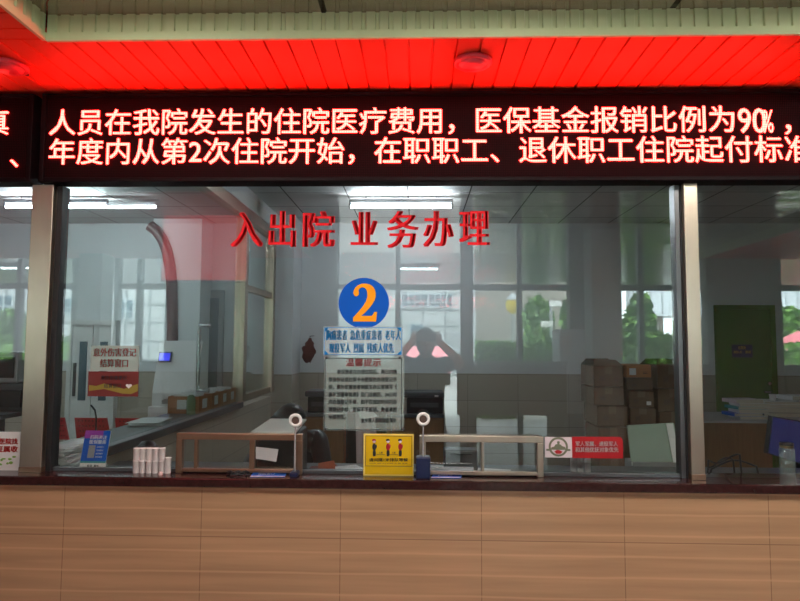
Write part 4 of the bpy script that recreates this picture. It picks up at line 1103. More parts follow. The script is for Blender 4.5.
for k in range(4):
    x0 = P(764, 410, YD + .3).x + [0, .03, -.03, .02][k]; hgt = [.04, .05, .03, .028][k]
    book(x0, x0 + .42, z, hgt, YD + .3, .3, labs[k], ['navy', 'black', 'paper', 'paper'][k], [0, -.05, .08, -.03][k]); z += hgt
cx = P(774, 403, YD + .4).x
t = thing('small_cup', (cx, YD + .42, z), 'small white cup standing on the ledger pile', 'cup')
MB().lathe((cx, YD + .42, z), [(.026, 0), (.031, .05), (.032, .062), (.029, .062), (.025, .01)], 20).build('cup', 'white_pl', t)
x0 = P(788, 398, YD + .5).x
book(x0, x0 + .3, z, .04, YD + .46, .26, 'pale ledger at the far right edge above the monitor', 'paper', .1)
# blue-screened monitor seen from the window
def monitor():
    Y = 1.05
    cs = [P(771.5, 416, Y), P(840, 428, Y + .02), P(836, 475, Y - .05), P(767, 453.5, Y - .02)]
    t = thing('computer_monitor', ((cs[0].x + cs[1].x) / 2, Y, ZD), 'computer monitor showing plain dark blue at the right edge', 'monitor')
    m = MB(); m.extr([cs[3], cs[2], cs[1], cs[0]], (0, .035, 0)); m.build('bezel', 'black', t)
    ce = sum(cs, Vector()) / 4
    m = MB(); m.extr([ce + (v - ce) * .955 + Vector((0, -.003, 0)) for v in (cs[3], cs[2], cs[1], cs[0])], (0, .002, 0)); m.build('screen', 'monitor_blue', t)
    MB().cyl((ce.x, Y + .05, .78), (ce.x, Y + .05, ce.z), .02).build('stand', 'black', t)
    MB().box((ce.x - .12, Y - .04, .755), (ce.x + .12, Y + .16, .78), 0, .005).build('foot', 'black', t)
    t2 = thing('side_table', (ce.x, Y + .1, 0), 'dark low table that carries the blue-screened monitor', 'table')
    MB().box((ce.x - .5, Y - .18, .73), (ce.x + .5, Y + .45, .755), 0, .004).build('table_top', 'darktop', t2)
    for sx in (-.46, .46):
        for sy in (-.14, .41): MB().box((ce.x + sx - .02, Y + sy - .02, 0), (ce.x + sx + .02, Y + sy + .02, .73)).build('leg', 'darkgrey', t2)
monitor()
# thermos bottle on the slab
Y = .06
b = P(787.5, 472, Y); ht = P(787.5, 442.5, Y).z - ZT
t = thing('glass_flask', (b.x, Y, ZT), 'clear glass tea flask with a dark and gold cap on the counter at the right', 'bottle')
MB().lathe((b.x, Y, ZT), [(.028, 0), (.029, .004), (.029, ht * .80), (.024, ht * .84)], 28).build('flask_body', glass_mat('flask_glass', (.86, .92, .90), .09, ((.45, .48, .45), .25)), t)
MB().lathe((b.x, Y, ZT), [(.024, ht * .84), (.026, ht * .845), (.026, ht * .92)], 28).build('cap_collar', 'gold', t)
MB().lathe((b.x, Y, ZT), [(.026, ht * .92), (.0265, ht * .925), (.0265, ht * .985), (.023, ht)], 28).build('cap', 'black', t)
# cables lying behind the glass on the right
for k, (x0, x1, y0, lab) in enumerate(((706, 742, 458, 'topmost loop of black cable behind the glass, right of the narrow post'), (706, 735, 462, 'middle loop of black cable behind the glass, right of the narrow post'), (708, 760, 465, 'lowest loop of black cable behind the glass, right of the narrow post'))):
    pts = []
    for j in range(16):
        u = j / 15; p = P(x0 + (x1 - x0) * u, y0 + 6 * math.sin(u * 5 + k) * (1 - u * .4), .2 + .10 * k + .06 * math.sin(u * 6)); p.z = max(p.z, ZD + .008); pts.append(p)
    pts[0].z = ZD + .008; pts[-1].z = ZD + .008
    o = cable(pts, .0042, 'power_cable', lab, 'cable', 'black'); o['group'] = 'black cables behind the glass on the right'
sheets(P(745, 464, .5).x, .45, ZD, .3, .22, 5, .1, 'grey papers on the desk between the cables and the glass flask', dz=.003, mt='midgrey')
# door in the rear wall
a, c = P(714.5, 305, YB - .03), P(774.5, 305, YB - .03)
o = struct(MB().box((a.x, YB - .04, 0), (a.x + .05, YB, a.z)).box((c.x - .06, YB - .04, 0), (c.x, YB, a.z)).box((a.x + .05, YB - .04, a.z - .05), (c.x - .06, YB, a.z)).build('door_3', 'green'))
MB().box((a.x + .052, YB - .03, .01), (c.x - .062, YB - .002, a.z - .052), 0, .003).build('door_leaf', 'green', o)
p0, p1 = P(731.5, 344.5, YB - .03), P(752.5, 357.5, YB - .03)
pl = MB().box((p0.x, YB - .036, p1.z), (p1.x, YB - .03, p0.z), 0, .002).build('door_plate', mat('dark_blue_plate', (.02, .03, .07), .4), o)
m = MB(); text_px(m, '住院处', 738, 346, 746, 349.6, YB - .038, .02); text_px(m, '请勿入内', 733.5, 350.6, 742, 353.6, YB - .038, .02); text_px(m, '谢谢', 745, 350.6, 751, 353.6, YB - .038, .02); m.build('plate_lettering', 'yellow_ink', pl)
p0 = P(767, 392, YB - .03); MB().box((p0.x - .05, YB - .07, p0.z - .012), (p0.x + .03, YB - .045, p0.z + .012), 0, .004).build('door_handle', 'steel2', o)
p0 = P(769, 383.5, YB - .03); MB().cyl((p0.x, YB - .03, p0.z), (p0.x, YB - .05, p0.z), .02).build('lock', 'steel2', o)

# hanging dark cloth on the pilaster side
def cloth():
    Y = 4.62
    p = P(310, 338, Y); zb = P(310, 361, Y).z
    t = thing('hanging_cloth', (p.x, Y, p.z), 'small maroon cloth hanging on the rear wall right of the pilaster', 'cloth')
    m = MB(); n, k = 12, 10; vs = []
    H = p.z - zb
    for j in range(k):
        v = j / (k - 1); w = (.03, .05, .11, .10, .15, .17, .13, .15, .10, .05)[j]
        for i in range(n):
            an = 2 * PI * i / n
            vs.append((p.x + w * .5 * math.cos(an) * (1 + .2 * math.sin(5 * an)) - .02 * v, Y + .03 * math.sin(an) * (1 + .3 * math.sin(4 * an)), p.z - H * v + (.03 * math.sin(3 * an + j) if j > 3 else 0)))
    m.add(vs, [(j * n + i, j * n + (i + 1) % n, (j + 1) * n + (i + 1) % n, (j + 1) * n + i) for j in range(k - 1) for i in range(n)], 0, True)
    m.add(vs, [tuple(range(n)), tuple(range((k - 1) * n, k * n))])
    m.build('cloth', 'maroon', t)
    MB().tube([(p.x, YB, p.z + .03), (p.x, Y, p.z + .02), (p.x, Y, p.z - .01)], .005, 8).build('hook', 'darkgrey', t)
cloth()
# fluorescent battens
def batten(x0, x1, py, z, label, mirrored=False, Y=None, group='lit fluorescent tubes in the office and hall', zc=None):
    a, b = PZ(x0, py, z), PZ(x1, py, z)
    y = (a.y + b.y) / 2; cx = (a.x + b.x) / 2; w = abs(b.x - a.x)
    if mirrored: y = -y
    zc = zc or ZC
    t = thing('fluorescent_lamp', (cx, y, zc), label, 'ceiling light', group)
    MB().box((cx - w / 2 - .02, y - .022, z + .035), (cx + w / 2 + .02, y + .022, z + .075), 0, .006).build('batten', 'lampbody', t)
    MB().cyl((cx - w / 2, y, z), (cx + w / 2, y, z), .016, None, 14).build('tube', 'tube', t)
    for s in (-1, 1):
        MB().box((cx + s * (w / 2 + .01) - .012, y - .02, z - .02), (cx + s * (w / 2 + .01) + .012, y + .02, z + .03), 0, .003).build('tube_holder', 'lampbody', t)
    for s in (-.35, .35):
        MB().cyl((cx + s * w, y, z + .075), (cx + s * w, y, zc), .006, None, 8).build('hanger', 'lampbody', t)
batten(351, 451, 206.5, 2.97, 'lit fluorescent tube above the red characters in the office')
batten(6, 106, 206.5, 2.97, 'lit fluorescent tube behind the broad left post in the hall')
def batten_at(x, y, label):  # extra tube lamp, added out of view to brighten the rooms
    z = 2.97; t = thing('fluorescent_lamp', (x, y, ZC), label, 'ceiling light', 'lit fluorescent tubes in the office and hall')
    MB().box((x - .62, y - .022, z + .035), (x + .62, y + .022, z + .075), 0, .006).build('batten', 'lampbody', t)
    MB().cyl((x - .6, y, z), (x + .6, y, z), .016, None, 14).build('tube', 'tube', t)
    for q in (-1, 1): MB().box((x + q * .61 - .012, y - .02, z - .02), (x + q * .61 + .012, y + .02, z + .03), 0, .003).build('tube_holder', 'lampbody', t)
    for q in (-.4, .4): MB().cyl((x + q, y, z + .075), (x + q, y, ZC), .006, None, 8).build('hanger', 'lampbody', t)
batten_at(-3.4, 1.3, 'lit fluorescent tube in the hall, hidden behind the short sign')

# ================================================================== people
def skin_mesh(joints, edges, root=0, sub=2):
    me = bpy.data.meshes.new('sk')
    me.from_pydata([j[0] for j in joints], edges, [])
    o = bpy.data.objects.new('sk', me); C.objects.link(o)
    md = o.modifiers.new('s', 'SKIN'); md.use_smooth_shade = True
    for i, j in enumerate(joints):
        r = j[1] if isinstance(j[1], tuple) else (j[1], j[1])
        me.skin_vertices[0].data[i].radius = r
        me.skin_vertices[0].data[i].use_root = (i == root)
    sb = o.modifiers.new('u', 'SUBSURF'); sb.levels = sub; sb.render_levels = sub
    bpy.context.view_layer.update()
    out = bpy.data.meshes.new_from_object(o.evaluated_get(bpy.context.evaluated_depsgraph_get()))
    bpy.data.objects.remove(o); bpy.data.meshes.remove(me)
    vs = [v.co.copy() for v in out.vertices]; fs = [tuple(p.vertices) for p in out.polygons]
    bpy.data.meshes.remove(out)
    return vs, fs
def add_skin(mb, joints, edges, root=0, sub=2, mi=0):
    vs, fs = skin_mesh(joints, edges, root, sub); mb.add(vs, fs, mi, True)
def limb(mb, pts, rad, mi=0, n=14, steps=6):
    # smooth tapering limb through the joints, rounded at both ends
    P_ = [Vector(p) for p in pts]; out = []; rr = []
    for i in range(len(P_) - 1):
        a = P_[i - 1] if i else P_[i] * 2 - P_[i + 1]; b, c = P_[i], P_[i + 1]; d = P_[i + 2] if i + 2 < len(P_) else c * 2 - b
        for k in range(steps + (i == len(P_) - 2)):
            u = k / steps
            q = 0.5 * ((2 * b) + (c - a) * u + (2 * a - 5 * b + 4 * c - d) * u * u + (3 * b - a - 3 * c + d) * u ** 3)
            out.append(q); rr.append(rad[i] + (rad[i + 1] - rad[i]) * u)
    mb.tube(out, rr, n, mi)
    mb.ell(out[0], (rr[0],) * 3, 14, 10, mi); mb.ell(out[-1], (rr[-1],) * 3, 14, 10, mi)
def loft(mb, rings, mi=0, n=24, steps=4):
    # rounded trunk through level ellipses (x, y, z, rx, ry)
    vs = []; m = 0
    for i in range(len(rings) - 1):
        a = rings[max(i - 1, 0)]; b, c = rings[i], rings[i + 1]; d = rings[min(i + 2, len(rings) - 1)]
        for k in range(steps + (i == len(rings) - 2)):
            u = k / steps
            x, y, z, rx, ry = [0.5 * ((2 * b[q]) + (c[q] - a[q]) * u + (2 * a[q] - 5 * b[q] + 4 * c[q] - d[q]) * u * u + (3 * b[q] - a[q] - 3 * c[q] + d[q]) * u ** 3) for q in range(5)]
            vs += [(x + rx * math.cos(2 * PI * j / n), y + ry * math.sin(2 * PI * j / n), z) for j in range(n)]; m += 1
    mb.add(vs, [(i * n + j, i * n + (j + 1) % n, (i + 1) * n + (j + 1) % n, (i + 1) * n + j) for i in range(m - 1) for j in range(n)], mi, True)
    mb.add(vs, [tuple(range(n))[::-1], tuple(range((m - 1) * n, m * n))], mi)
def chain(n0, n): return [(i, i + 1) for i in range(n0, n0 + n - 1)]
def head(mb, c, s=1.0, rot=None):
    R = rot.to_matrix() if rot else Matrix.Identity(3)
    def E(p, r): mb.ell(c + R @ (Vector(p) * s), tuple(q * s for q in r), 18, 12, 0, rot)
    E((0, 0, .01), (.075, .095, .105)); E((0, .03, -.06), (.055, .065, .058)); E((0, .098, -.012), (.014, .022, .026))
    for q in (-1, 1):
        E((q * .076, -.005, -.01), (.012, .022, .032)); E((q * .030, .082, .012), (.016, .012, .009))
    E((0, .088, -.058), (.024, .012, .009))
def photographer():
    bx = .07
    t = thing('person', (bx, -2.87, 0), 'person in dark clothes raising a phone in both hands, mirrored in the window glass', 'person')
    hc_ = Vector((bx, -2.80, 1.615))
    body = MB(); head(body, hc_)
    def V(x, y, z): return (bx + x, y, z)
    # neck, torso core, arms and legs
    arms = ((-1, (-.235, -2.70, 1.475), (-.105, -2.645, 1.625)), (1, (.285, -2.70, 1.44), (.105, -2.645, 1.625)))
    loft(body, [(bx, -2.87, z, a, b) for z, a, b in ((.80, .13, .10), (.92, .16, .11), (1.06, .145, .105), (1.22, .15, .105), (1.36, .165, .105), (1.44, .13, .08), (1.49, .06, .055))])
    limb(body, [V(0, -2.865, 1.42), V(0, -2.845, 1.50), V(0, -2.82, 1.57)], [.06, .054, .052])
    for s, el, hn in arms:
        limb(body, [V(s * .16, -2.865, 1.425), V(*el), V(*hn)], [.055, .042, .027])
        limb(body, [V(s * .09, -2.87, .86), V(s * .10, -2.86, .50), V(s * .105, -2.88, .09)], [.085, .056, .04])
        limb(body, [V(s * .105, -2.88, .06), V(s * .115, -2.76, .035)], [.04, .033])
    # palms and fingers closing on the phone
    ph0, ph1 = bx - .085, bx + .085
    for s, xh in ((-1, ph0), (1, ph1)):
        w = Vector((bx + s * .108, -2.643, 1.625))
        add_skin(body, [(w, .024), (w + Vector((0, .004, .03)), (.030, .018)), (w + Vector((-s * .004, .01, .06)), (.030, .014))], [(0, 1), (1, 2)])
        for k in range(4):
            zf = 1.640 + k * .018; ln = [.9, 1, .96, .8][k]
            p0 = Vector((w.x, -2.640, zf)); 
            add_skin(body, [(p0, .0095), (p0 + Vector((s * .004, .020 * ln, .006)), .0088), (p0 + Vector((-s * .014, .034 * ln - .003, .006)), .0080), (p0 + Vector((-s * .030 * ln, .030, .004)), .0070)], chain(0, 4), 0, 1)
        add_skin(body, [(w + Vector((-s * .01, -.01, .018)), .012), (w + Vector((-s * .035, -.014, .030)), .0105), (w + Vector((-s * .050, -.004, .044)), .009)], chain(0, 3), 0, 1)
    body.build('body', 'skin', t)
    sh = MB()
    loft(sh, [(bx, -2.87, z, a, b) for z, a, b in ((.93, .178, .126), (1.04, .165, .120), (1.2, .168, .120), (1.34, .182, .120), (1.42, .165, .102), (1.475, .095, .076), (1.50, .066, .062))])
    for s, el in ((-1, (-.215, -2.75, 1.465)), (1, (.25, -2.76, 1.435))):
        limb(sh, [V(s * .10, -2.865, 1.40), V(s * .165, -2.862, 1.42), V(*el)], [.080, .074, .058])
    sh.build('shirt', 'shirt', t)
    tr = MB()
    loft(tr, [(bx, -2.87, z, a, b) for z, a, b in ((.76, .14, .10), (.84, .172, .118), (.92, .172, .122), (1.0, .158, .114))])
    for s in (-1, 1):
        limb(tr, [V(s * .088, -2.87, .85), V(s * .10, -2.86, .50), V(s * .105, -2.88, .11)], [.098, .074, .058])
    tr.build('trousers', 'trousers', t)
    for s in (-1, 1):
        MB().ell(V(s * .11, -2.81, .045), (.052, .135, .05)).box(V(s * .11 - .05, -2.93, 0), V(s * .11 + .05, -2.69, .025), 0, .01).build('shoe', 'black', t)
    hr = MB().ell(hc_ + Vector((0, -.018, .03)), (.088, .104, .100), 20, 14).ell(hc_ + Vector((0, -.05, -.03)), (.078, .07, .08)).ell(hc_ + Vector((0, .05, .085)), (.066, .052, .034))
    hr.build('hair', 'hair', t)
    p = thing('smartphone', (bx, -2.617, 1.66), 'dark phone held up by the mirrored person', 'phone')
    MB().box((ph0, -2.622, 1.62), (ph1, -2.6135, 1.70), 0, .006).build('casing', 'black', p)
    MB().box((ph0 + .005, -2.6235, 1.625), (ph1 - .005, -2.622, 1.695)).build('screen', mat('dark_phone_screen', (.03, .03, .035), .1), p)
photographer()
def clerk():
    Y = 1.55
    hp = P(291, 418, Y)
    x = hp.x
    t = thing('person', (x, Y + .1, 0), 'person in black bowing a dark-haired head with a bun behind the black printer', 'person')
    body = MB(); rot = Euler((math.radians(-62), 0, math.radians(165)))
    hc_ = Vector((x, Y, hp.z - .015))
    head(body, hc_, 1.0, rot)
    J = [((x - .02, Y + .38, .57), .15), ((x - .01, Y + .30, .74), (.15, .11)), ((x + .0, Y + .16, .93), (.16, .10)), ((x + .0, Y + .08, hp.z - .10), .06), ((x, Y + .03, hp.z - .03), .052)]
    Ed = chain(0, 5)
    for s in (-1, 1):
        limb(body, [(x - .01 + s * .17, Y + .15, .92), (x - .02 + s * .24, Y - .06, .765), (x + s * .08, Y - .22, .80)], [.050, .040, .027])
        n = len(J); J += [((x - .02 + s * .10, Y + .32, .53), .09), ((x - .02 + s * .12, Y - .06, .50), .065), ((x - .02 + s * .12, Y + .0, .08), .045), ((x - .02 + s * .12, Y - .10, .04), .035)]; Ed += [(0, n), (n, n + 1), (n + 1, n + 2), (n + 2, n + 3)]
    add_skin(body, J, Ed)
    for s in (-1, 1):
        w = Vector((x + s * .08, Y - .22, .80))
        add_skin(body, [(w, .026), (w + Vector((-s * .01, -.05, 0)), (.034, .015))], [(0, 1)], 0, 1)
        for k in range(4):
            q = w + Vector((-s * .01 + (k - 1.5) * .018, -.065, 0)); add_skin(body, [(q, .009), (q + Vector((0, -.03, .006)), .0085), (q + Vector((0, -.055, -.008)), .0075)], chain(0, 3), 0, 1)
        q = w + Vector((-s * .03, -.02, 0)); add_skin(body, [(q, .011), (q + Vector((-s * .022, -.022, 0)), .010), (q + Vector((-s * .03, -.045, -.004)), .0085)], chain(0, 3), 0, 1)
    body.build('body', 'skin', t)
    sh = MB(); JS = [((x - .02, Y + .38, .56), (.17, .13)), ((x - .01, Y + .30, .74), (.17, .125)), ((x + .0, Y + .16, .94), (.18, .115)), ((x + .0, Y + .09, hp.z - .11), .07)]; ES = chain(0, 4)
    for s in (-1, 1):
        limb(sh, [(x - .0 + s * .11, Y + .16, .93), (x - .01 + s * .17, Y + .15, .925), (x - .02 + s * .24, Y - .06, .765), (x + s * .095, Y - .205, .798)], [.078, .072, .056, .042])
    add_skin(sh, JS, ES); sh.build('jacket', 'black', t)
    tr = MB(); JT = [((x - .02, Y + .36, .57), (.165, .13))]; ET = []
    for s in (-1, 1):
        n = len(JT); JT += [((x - .02 + s * .10, Y + .30, .54), .10), ((x - .02 + s * .12, Y - .06, .51), .078), ((x - .02 + s * .12, Y, .12), .06)]; ET += [(0, n), (n, n + 1), (n + 1, n + 2)]
    add_skin(tr, JT, ET); tr.build('trousers', 'trousers', t)
    for s in (-1, 1):
        sx_ = x - .02 + s * .12
        MB().ell((sx_, Y - .07, .05), (.05, .125, .05)).box((sx_ - .048, Y - .18, 0), (sx_ + .048, Y + .05, .025), 0, .01).build('shoe', 'black', t)
    hr = MB().ell(hc_ + Vector((0, -.01, .02)), (.098, .118, .094), 20, 14).ell(hc_ + Vector((-.03, -.05, .0)), (.088, .085, .085)).ell(hc_ + Vector((.03, -.06, -.01)), (.075, .07, .08))
    hr.build('hair', 'hair', t)
    MB().ell(hc_ + Vector((-.115, .02, -.005)), (.034, .034, .034)).build('hair_bun', 'hair', t)
    MB().tube([hc_ + Vector((-.086, .02 + .02 * math.cos(a), -.003 + .02 * math.sin(a))) for a in [2 * PI * k / 14 for k in range(14)]], .006, 8, 0, True).build('hair_tie', 'red', t)
    s_ = thing('stool', (x - .02, Y + .36, 0), 'low black stool under the person in black', 'stool')
    MB().lathe((x - .02, Y + .38, .33), [(.17, 0), (.18, .02), (.18, .05), (.16, .065)], 24).build('seat', 'black', s_)
    MB().cyl((x - .02, Y + .38, .03), (x - .02, Y + .38, .33), .03).build('column', 'darkgrey', s_)
    MB().lathe((x - .02, Y + .38, 0), [(.2, 0), (.2, .015), (.05, .04)], 24).build('base', 'darkgrey', s_)
clerk()
# rounded black bag behind the cups
Yb = .55; p = P(147.5, 440.2, Yb); hb = p.z - ZD
t = thing('black_bag', (p.x, Yb, ZD), 'rounded black bag on the desk peeping up behind the paper cups', 'bag')
MB().lathe((p.x, Yb, ZD), [(.05, 0), (.060, .02), (.062, hb * .45), (.052, hb * .78), (.030, hb * .95), (.004, hb)], 24).build('bag_body', 'black', t)
MB().tube([(p.x - .03, Yb - .02, ZD + hb * .6), (p.x - .02, Yb - .07, ZD + hb * .5), (p.x + .02, Yb - .07, ZD + hb * .5), (p.x + .03, Yb - .02, ZD + hb * .6)], .004, 8).build('strap', 'darkgrey', t)

# ================================================================== lobby behind the camera (seen mirrored in the glass)
DO = 2.6 - YOUT                          # mirrored distance of the outer glass wall
ZTR = M(500, 287.5, DO).z                # transom
def mx(px, d=DO): return M(px, 300, d).x
solid = [(168, 338), (568, 592), (704, 778)]
def outer_wall():
    m = MB()
    for a, b in solid: m.box((mx(a), YOUT - .08, 0), (mx(b), YOUT + .08, zT))
    m.box((LX0, YOUT - .08, 0), (mx(-60), YOUT + .08, zT)); m.box((mx(880), YOUT - .08, 0), (LX1, YOUT + .08, zT))
    for a, b in ((-60, 168), (338, 441), (592, 704), (778, 880)):
        m.box((mx(a), YOUT - .10, 0), (mx(b), YOUT + .10, M(500, 363, DO).z))
    struct(m.build('wall_outer', 'beige'))
    bays = [(-60, 168, [20, 76, 118, 140]), (338, 568, [398, 466.5, 519]), (592, 704, [640]), (778, 880, [])]
    for n, (a, b, mu) in enumerate(bays):
        x0, x1 = mx(a), mx(b)
        o = struct(MB().box((x0, YOUT - .006, .05), (x1, YOUT + .006, zT)).build('window_%d' % (n + 4), 'glass3'))
        fr = MB(); w = .03
        fr.box((x0, YOUT - .04, ZTR - .035), (x1, YOUT + .04, ZTR + .035), 0, .004)
        fr.box((x0, YOUT - .04, 0), (x1, YOUT + .04, .06), 0, .004)
        for px in mu:
            ww = .075 if px == 466.5 else w
            fr.box((mx(px) - ww, YOUT - .05, 0), (mx(px) + ww, YOUT + .05, zT), 0, .004)
        fr.build('window_frame', 'greypaint', o)
outer_wall()
for k, (a, b, d) in enumerate(((592, 622, 6.15), (77, 101, 7.25))):
    x0, x1 = M(a, 300, d).x, M(b, 300, d).x; y = -(d - 2.6)
    struct(MB().box((x0, y - (x1 - x0), 0), (x1, y, zT), 0, .01).build('column_lobby', 'paler'))
# kiosk in the lobby, mirrored right of the middle
x0, x1 = M(560, 340, 6.9).x, M(585, 340, 6.9).x; zt_ = M(570, 329, 6.9).z
t = thing('ticket_machine', ((x0 + x1) / 2, -4.5, 0), 'grey ticket machine standing by the pier, mirrored in the glass above the boxes', 'kiosk')
MB().box((x0, -4.7, 0), (x1, -4.3, zt_), 0, .012).build('cabinet', 'panelwhite', t)
MB().box((x0 + .03, -4.3, zt_ - .30), (x0 + .13, -4.29, zt_ - .06), 0, .003).build('screen', 'white_pl', t)
MB().box((x1 - .10, -4.3, .95), (x1 - .03, -4.27, 1.10), 0, .003).build('card_slot', 'white_pl', t)
MB().box((x0 + .03, -4.3, .2), (x1 - .03, -4.295, .85), 0, .003).build('service_door', 'greypaint', t)
# notice board on legs
d = 6.5; x0, x1 = M(457, 380, d).x, M(566, 380, d).x; zt_, zb_ = M(510, 362, d).z, M(510, 415, d).z; y = -(d - 2.6)
t = thing('notice_board', ((x0 + x1) / 2, y, 0), 'grey free-standing board on two legs, mirrored as a dark block in the glass', 'board')
MB().box((x0, y - .03, zb_), (x1, y + .03, zt_), 0, .004).build('board_panel', 'greycol', t)
MB().box((x0 - .01, y - .035, zt_ - .03), (x1 + .01, y + .035, zt_ + .01), 0, .004).build('top_rail', 'midgrey', t)
for xa in (x0 + .03, x1 - .2):
    MB().box((xa, y - .025, 0), (xa + .17, y + .025, zb_), 0, .004).build('leg', 'greycol', t)
    MB().box((xa - .02, y - .18, 0), (xa + .19, y + .18, .04), 0, .004).build('foot', 'darkgrey', t)
# red display hanging from the lobby's lower ceiling
d = 5.0; x0, x1 = M(163, 240, d).x, M(247, 240, d).x; zt_, zb_ = ZS - .001, M(200, 280, d).z; y = -(d - 2.6)
t = thing('red_display', ((x0 + x1) / 2, y - .05, zb_), 'dim red display panel hanging in the lobby, mirrored at the upper left of the window', 'display')
MB().box((x0 - .015, y - .08, zb_ - .015), (x1 + .015, y - .01, zt_), 0, .004).build('case', 'sign_case', t)
MB().box((x0, y - .01, zb_), (x1, y, zt_ - .01)).build('lit_panel', 'redglow', t)

# ------------------------------------------------------------------ outside
struct(MB().box((-60, -80, -.32), (60, YOUT - .08, -.15)).build('ground', 'paving'))
struct(MB().box((LX0 - 3, YOUT - 6.2, 2.83), (LX1 + 3, YOUT - .09, 3.25)).build('ceiling_canopy', 'canopy'))
struct(MB().box((-12, YOUT - .5, 3.25), (12, 5.5, 3.9)).build('roof', 'stone'))
def canopy_lamp(px, label):
    a = M(px, 261, 9.6)
    y = a.y
    x = a.x
    t = thing('canopy_lamp', (x, y, 2.83), label, 'ceiling light', 'lit tubes under the entrance canopy')
    MB().box((x - .31, y - .04, 2.78), (x + .31, y + .04, 2.83), 0, .006).build('batten', 'lampbody', t)
    MB().cyl((x - .29, y, 2.765), (x + .29, y, 2.765), .015, None, 12).build('tube', emit('lit_canopy_tube', (.85, .95, 1), 14) if 'lit_canopy_tube' not in bpy.data.materials else bpy.data.materials['lit_canopy_tube'], t)
canopy_lamp(419, 'lit tube under the canopy, mirrored right of the office tube'); canopy_lamp(20, 'lit tube under the canopy, mirrored at the left edge')
def building(x0p, x1p, d, H, label, wins, depth=8, mtl='facade', doors=()):
    x0, x1 = M(x0p, 320, d).x, M(x1p, 320, d).x; y = -(d - 2.6)
    t = thing('building', ((x0 + x1) / 2, y - depth / 2, -.15), label, 'building')
    MB().box((x0, y - depth, -.15), (x1, y, H)).build('wall', mtl, t)
    MB().box((x0 - .2, y - depth - .2, H), (x1 + .2, y + .2, H + .4), 0, .02).build('parapet', 'panelwhite', t)
    for (a, b, ya, yb, nm) in wins:
        u, v = M(a, ya, d), M(b, yb, d)
        w = MB().box((u.x - .06, y, v.z - .06), (v.x + .06, y + .08, u.z + .06), 0, .01).build('window', 'winframe', t)
        MB().box((u.x, y + .08, v.z), (v.x, y + .085, u.z)).build('pane', 'bluewin', w)
        m = MB()
        for k in range(1, nm): xx = u.x + (v.x - u.x) * k / nm; m.box((xx - .03, y + .085, v.z), (xx + .03, y + .12, u.z))
        m.box((u.x, y + .085, (u.z * .35 + v.z * .65) - .03), (v.x, y + .12, (u.z * .35 + v.z * .65) + .03)); m.build('glazing_bars', 'winframe', w)
    for (a, b, ya, yb) in doors:
        u, v = M(a, ya, d), M(b, yb, d); MB().box((u.x, y, max(v.z, -.15)), (v.x, y + .06, u.z), 0, .01).build('door', 'greypaint', t)
    return t
building(284, 476, 34, 10, 'white tiled building with a window band, mirrored behind the number disc', [(402, 427, 294.5, 306.5, 4), (429, 452, 294.5, 306.5, 4), (352, 363, 297, 325, 1), (410, 423, 324, 338, 1), (300, 340, 262, 275, 4), (402, 452, 262, 275, 6)], doors=[(450, 461, 332, 353)])
building(-60, 168, 30, 9, 'white building mirrored at the left of the window behind the poster', [(66, 74, 299, 312, 1), (120, 133, 300, 318, 2), (-10, 12, 296, 312, 3)])
building(474, 570, 40, 12, 'pale plain-walled building mirrored behind the lamp posts', [(480, 520, 240, 255, 4)], mtl='beige')
# raised white walkway on the right
d = 30; x0, x1 = M(640, 300, d).x, M(900, 300, d).x; zt_, zb_ = M(660, 284, d).z, M(660, 316, d).z; y = -(d - 2.6)
t = thing('raised_walkway', ((x0 + x1) / 2, y, -.15), 'white panelled raised walkway on columns, mirrored at the right of the window', 'walkway')
MB().box((x0, y - 2, zb_), (x1, y, zt_)).build('deck_panel', 'panelwhite', t)
for px in (665, 715, 765, 815, 865):
    q = M(px, 320, d); MB().cyl((q.x, y - 1, -.15), (q.x, y - 1, zb_), .28, None, 16).build('column', 'beige', t)
m = MB()
for k in range(24): xx = x0 + (x1 - x0) * k / 23; m.box((xx - .03, y, zb_), (xx + .03, y + .03, zt_))
m.build('panel_joints', 'winframe', t)
# vegetation
def leaves(mb, c, r, n, size, mi=0):
    c = Vector(c)
    for _ in range(n):
        a, b = random.uniform(0, 2 * PI), math.acos(random.uniform(-1, 1)); k = random.uniform(.45, 1.0) ** .6
        p = c + Vector((r[0] * math.sin(b) * math.cos(a), r[1] * math.sin(b) * math.sin(a), r[2] * math.cos(b))) * k
        u = Vector((random.gauss(0, 1), random.gauss(0, 1), random.gauss(0, 1))).normalized(); w = u.orthogonal().normalized()
        s = size * random.uniform(.6, 1.3)
        mb.add([p - u * s, p + w * s * .45, p + u * s, p - w * s * .45], [(0, 1, 2, 3)], random.choice((0, 0, 1, 2)))
def tree(px, d, ytop, label, wpx, ybase=352, mt='leaf', n=2200):
    b = M(px, ybase, d); b.z = -.15; top = M(px, ytop, d).z; w = wpx * d / F / 2; H = top + .15
    t = thing('tree', b, label, 'tree', 'trees mirrored in the glass')
    MB().tube([b, b + Vector((.05, 0, H * .25)), b + Vector((-.04, .03, H * .6))], [.16, .12, .05], 10).build('trunk', 'bark', t)
    m = MB(); cz = H * .58
    for k in range(7):
        a = random.uniform(0, 2 * PI); q = random.uniform(.2, .6)
        leaves(m, b + Vector((w * q * math.cos(a), w * q * math.sin(a), cz + random.uniform(-.25, .28) * H)), (w * .55, w * .55, H * .2), n // 7, .16 * d / 20)
    m.build('crown', [mt, 'leaf_dark', 'leaf_bright'], t)
tree(540, 20, 300, 'bushy tree mirrored beside the taller lamp post', 38, mt='leaf')
tree(575, 24, 296, 'tree mirrored behind the grey ticket machine', 40, mt='leaf_dark')
tree(640, 19, 290, 'dark tree mirrored right of the lobby column', 44, mt='leaf_dark')
tree(676, 22, 318, 'bright tree mirrored beside the narrow steel post', 30, mt='leaf_bright')
tree(792, 26, 306, 'round tree mirrored at the right edge above the pink tent', 44, mt='leaf')
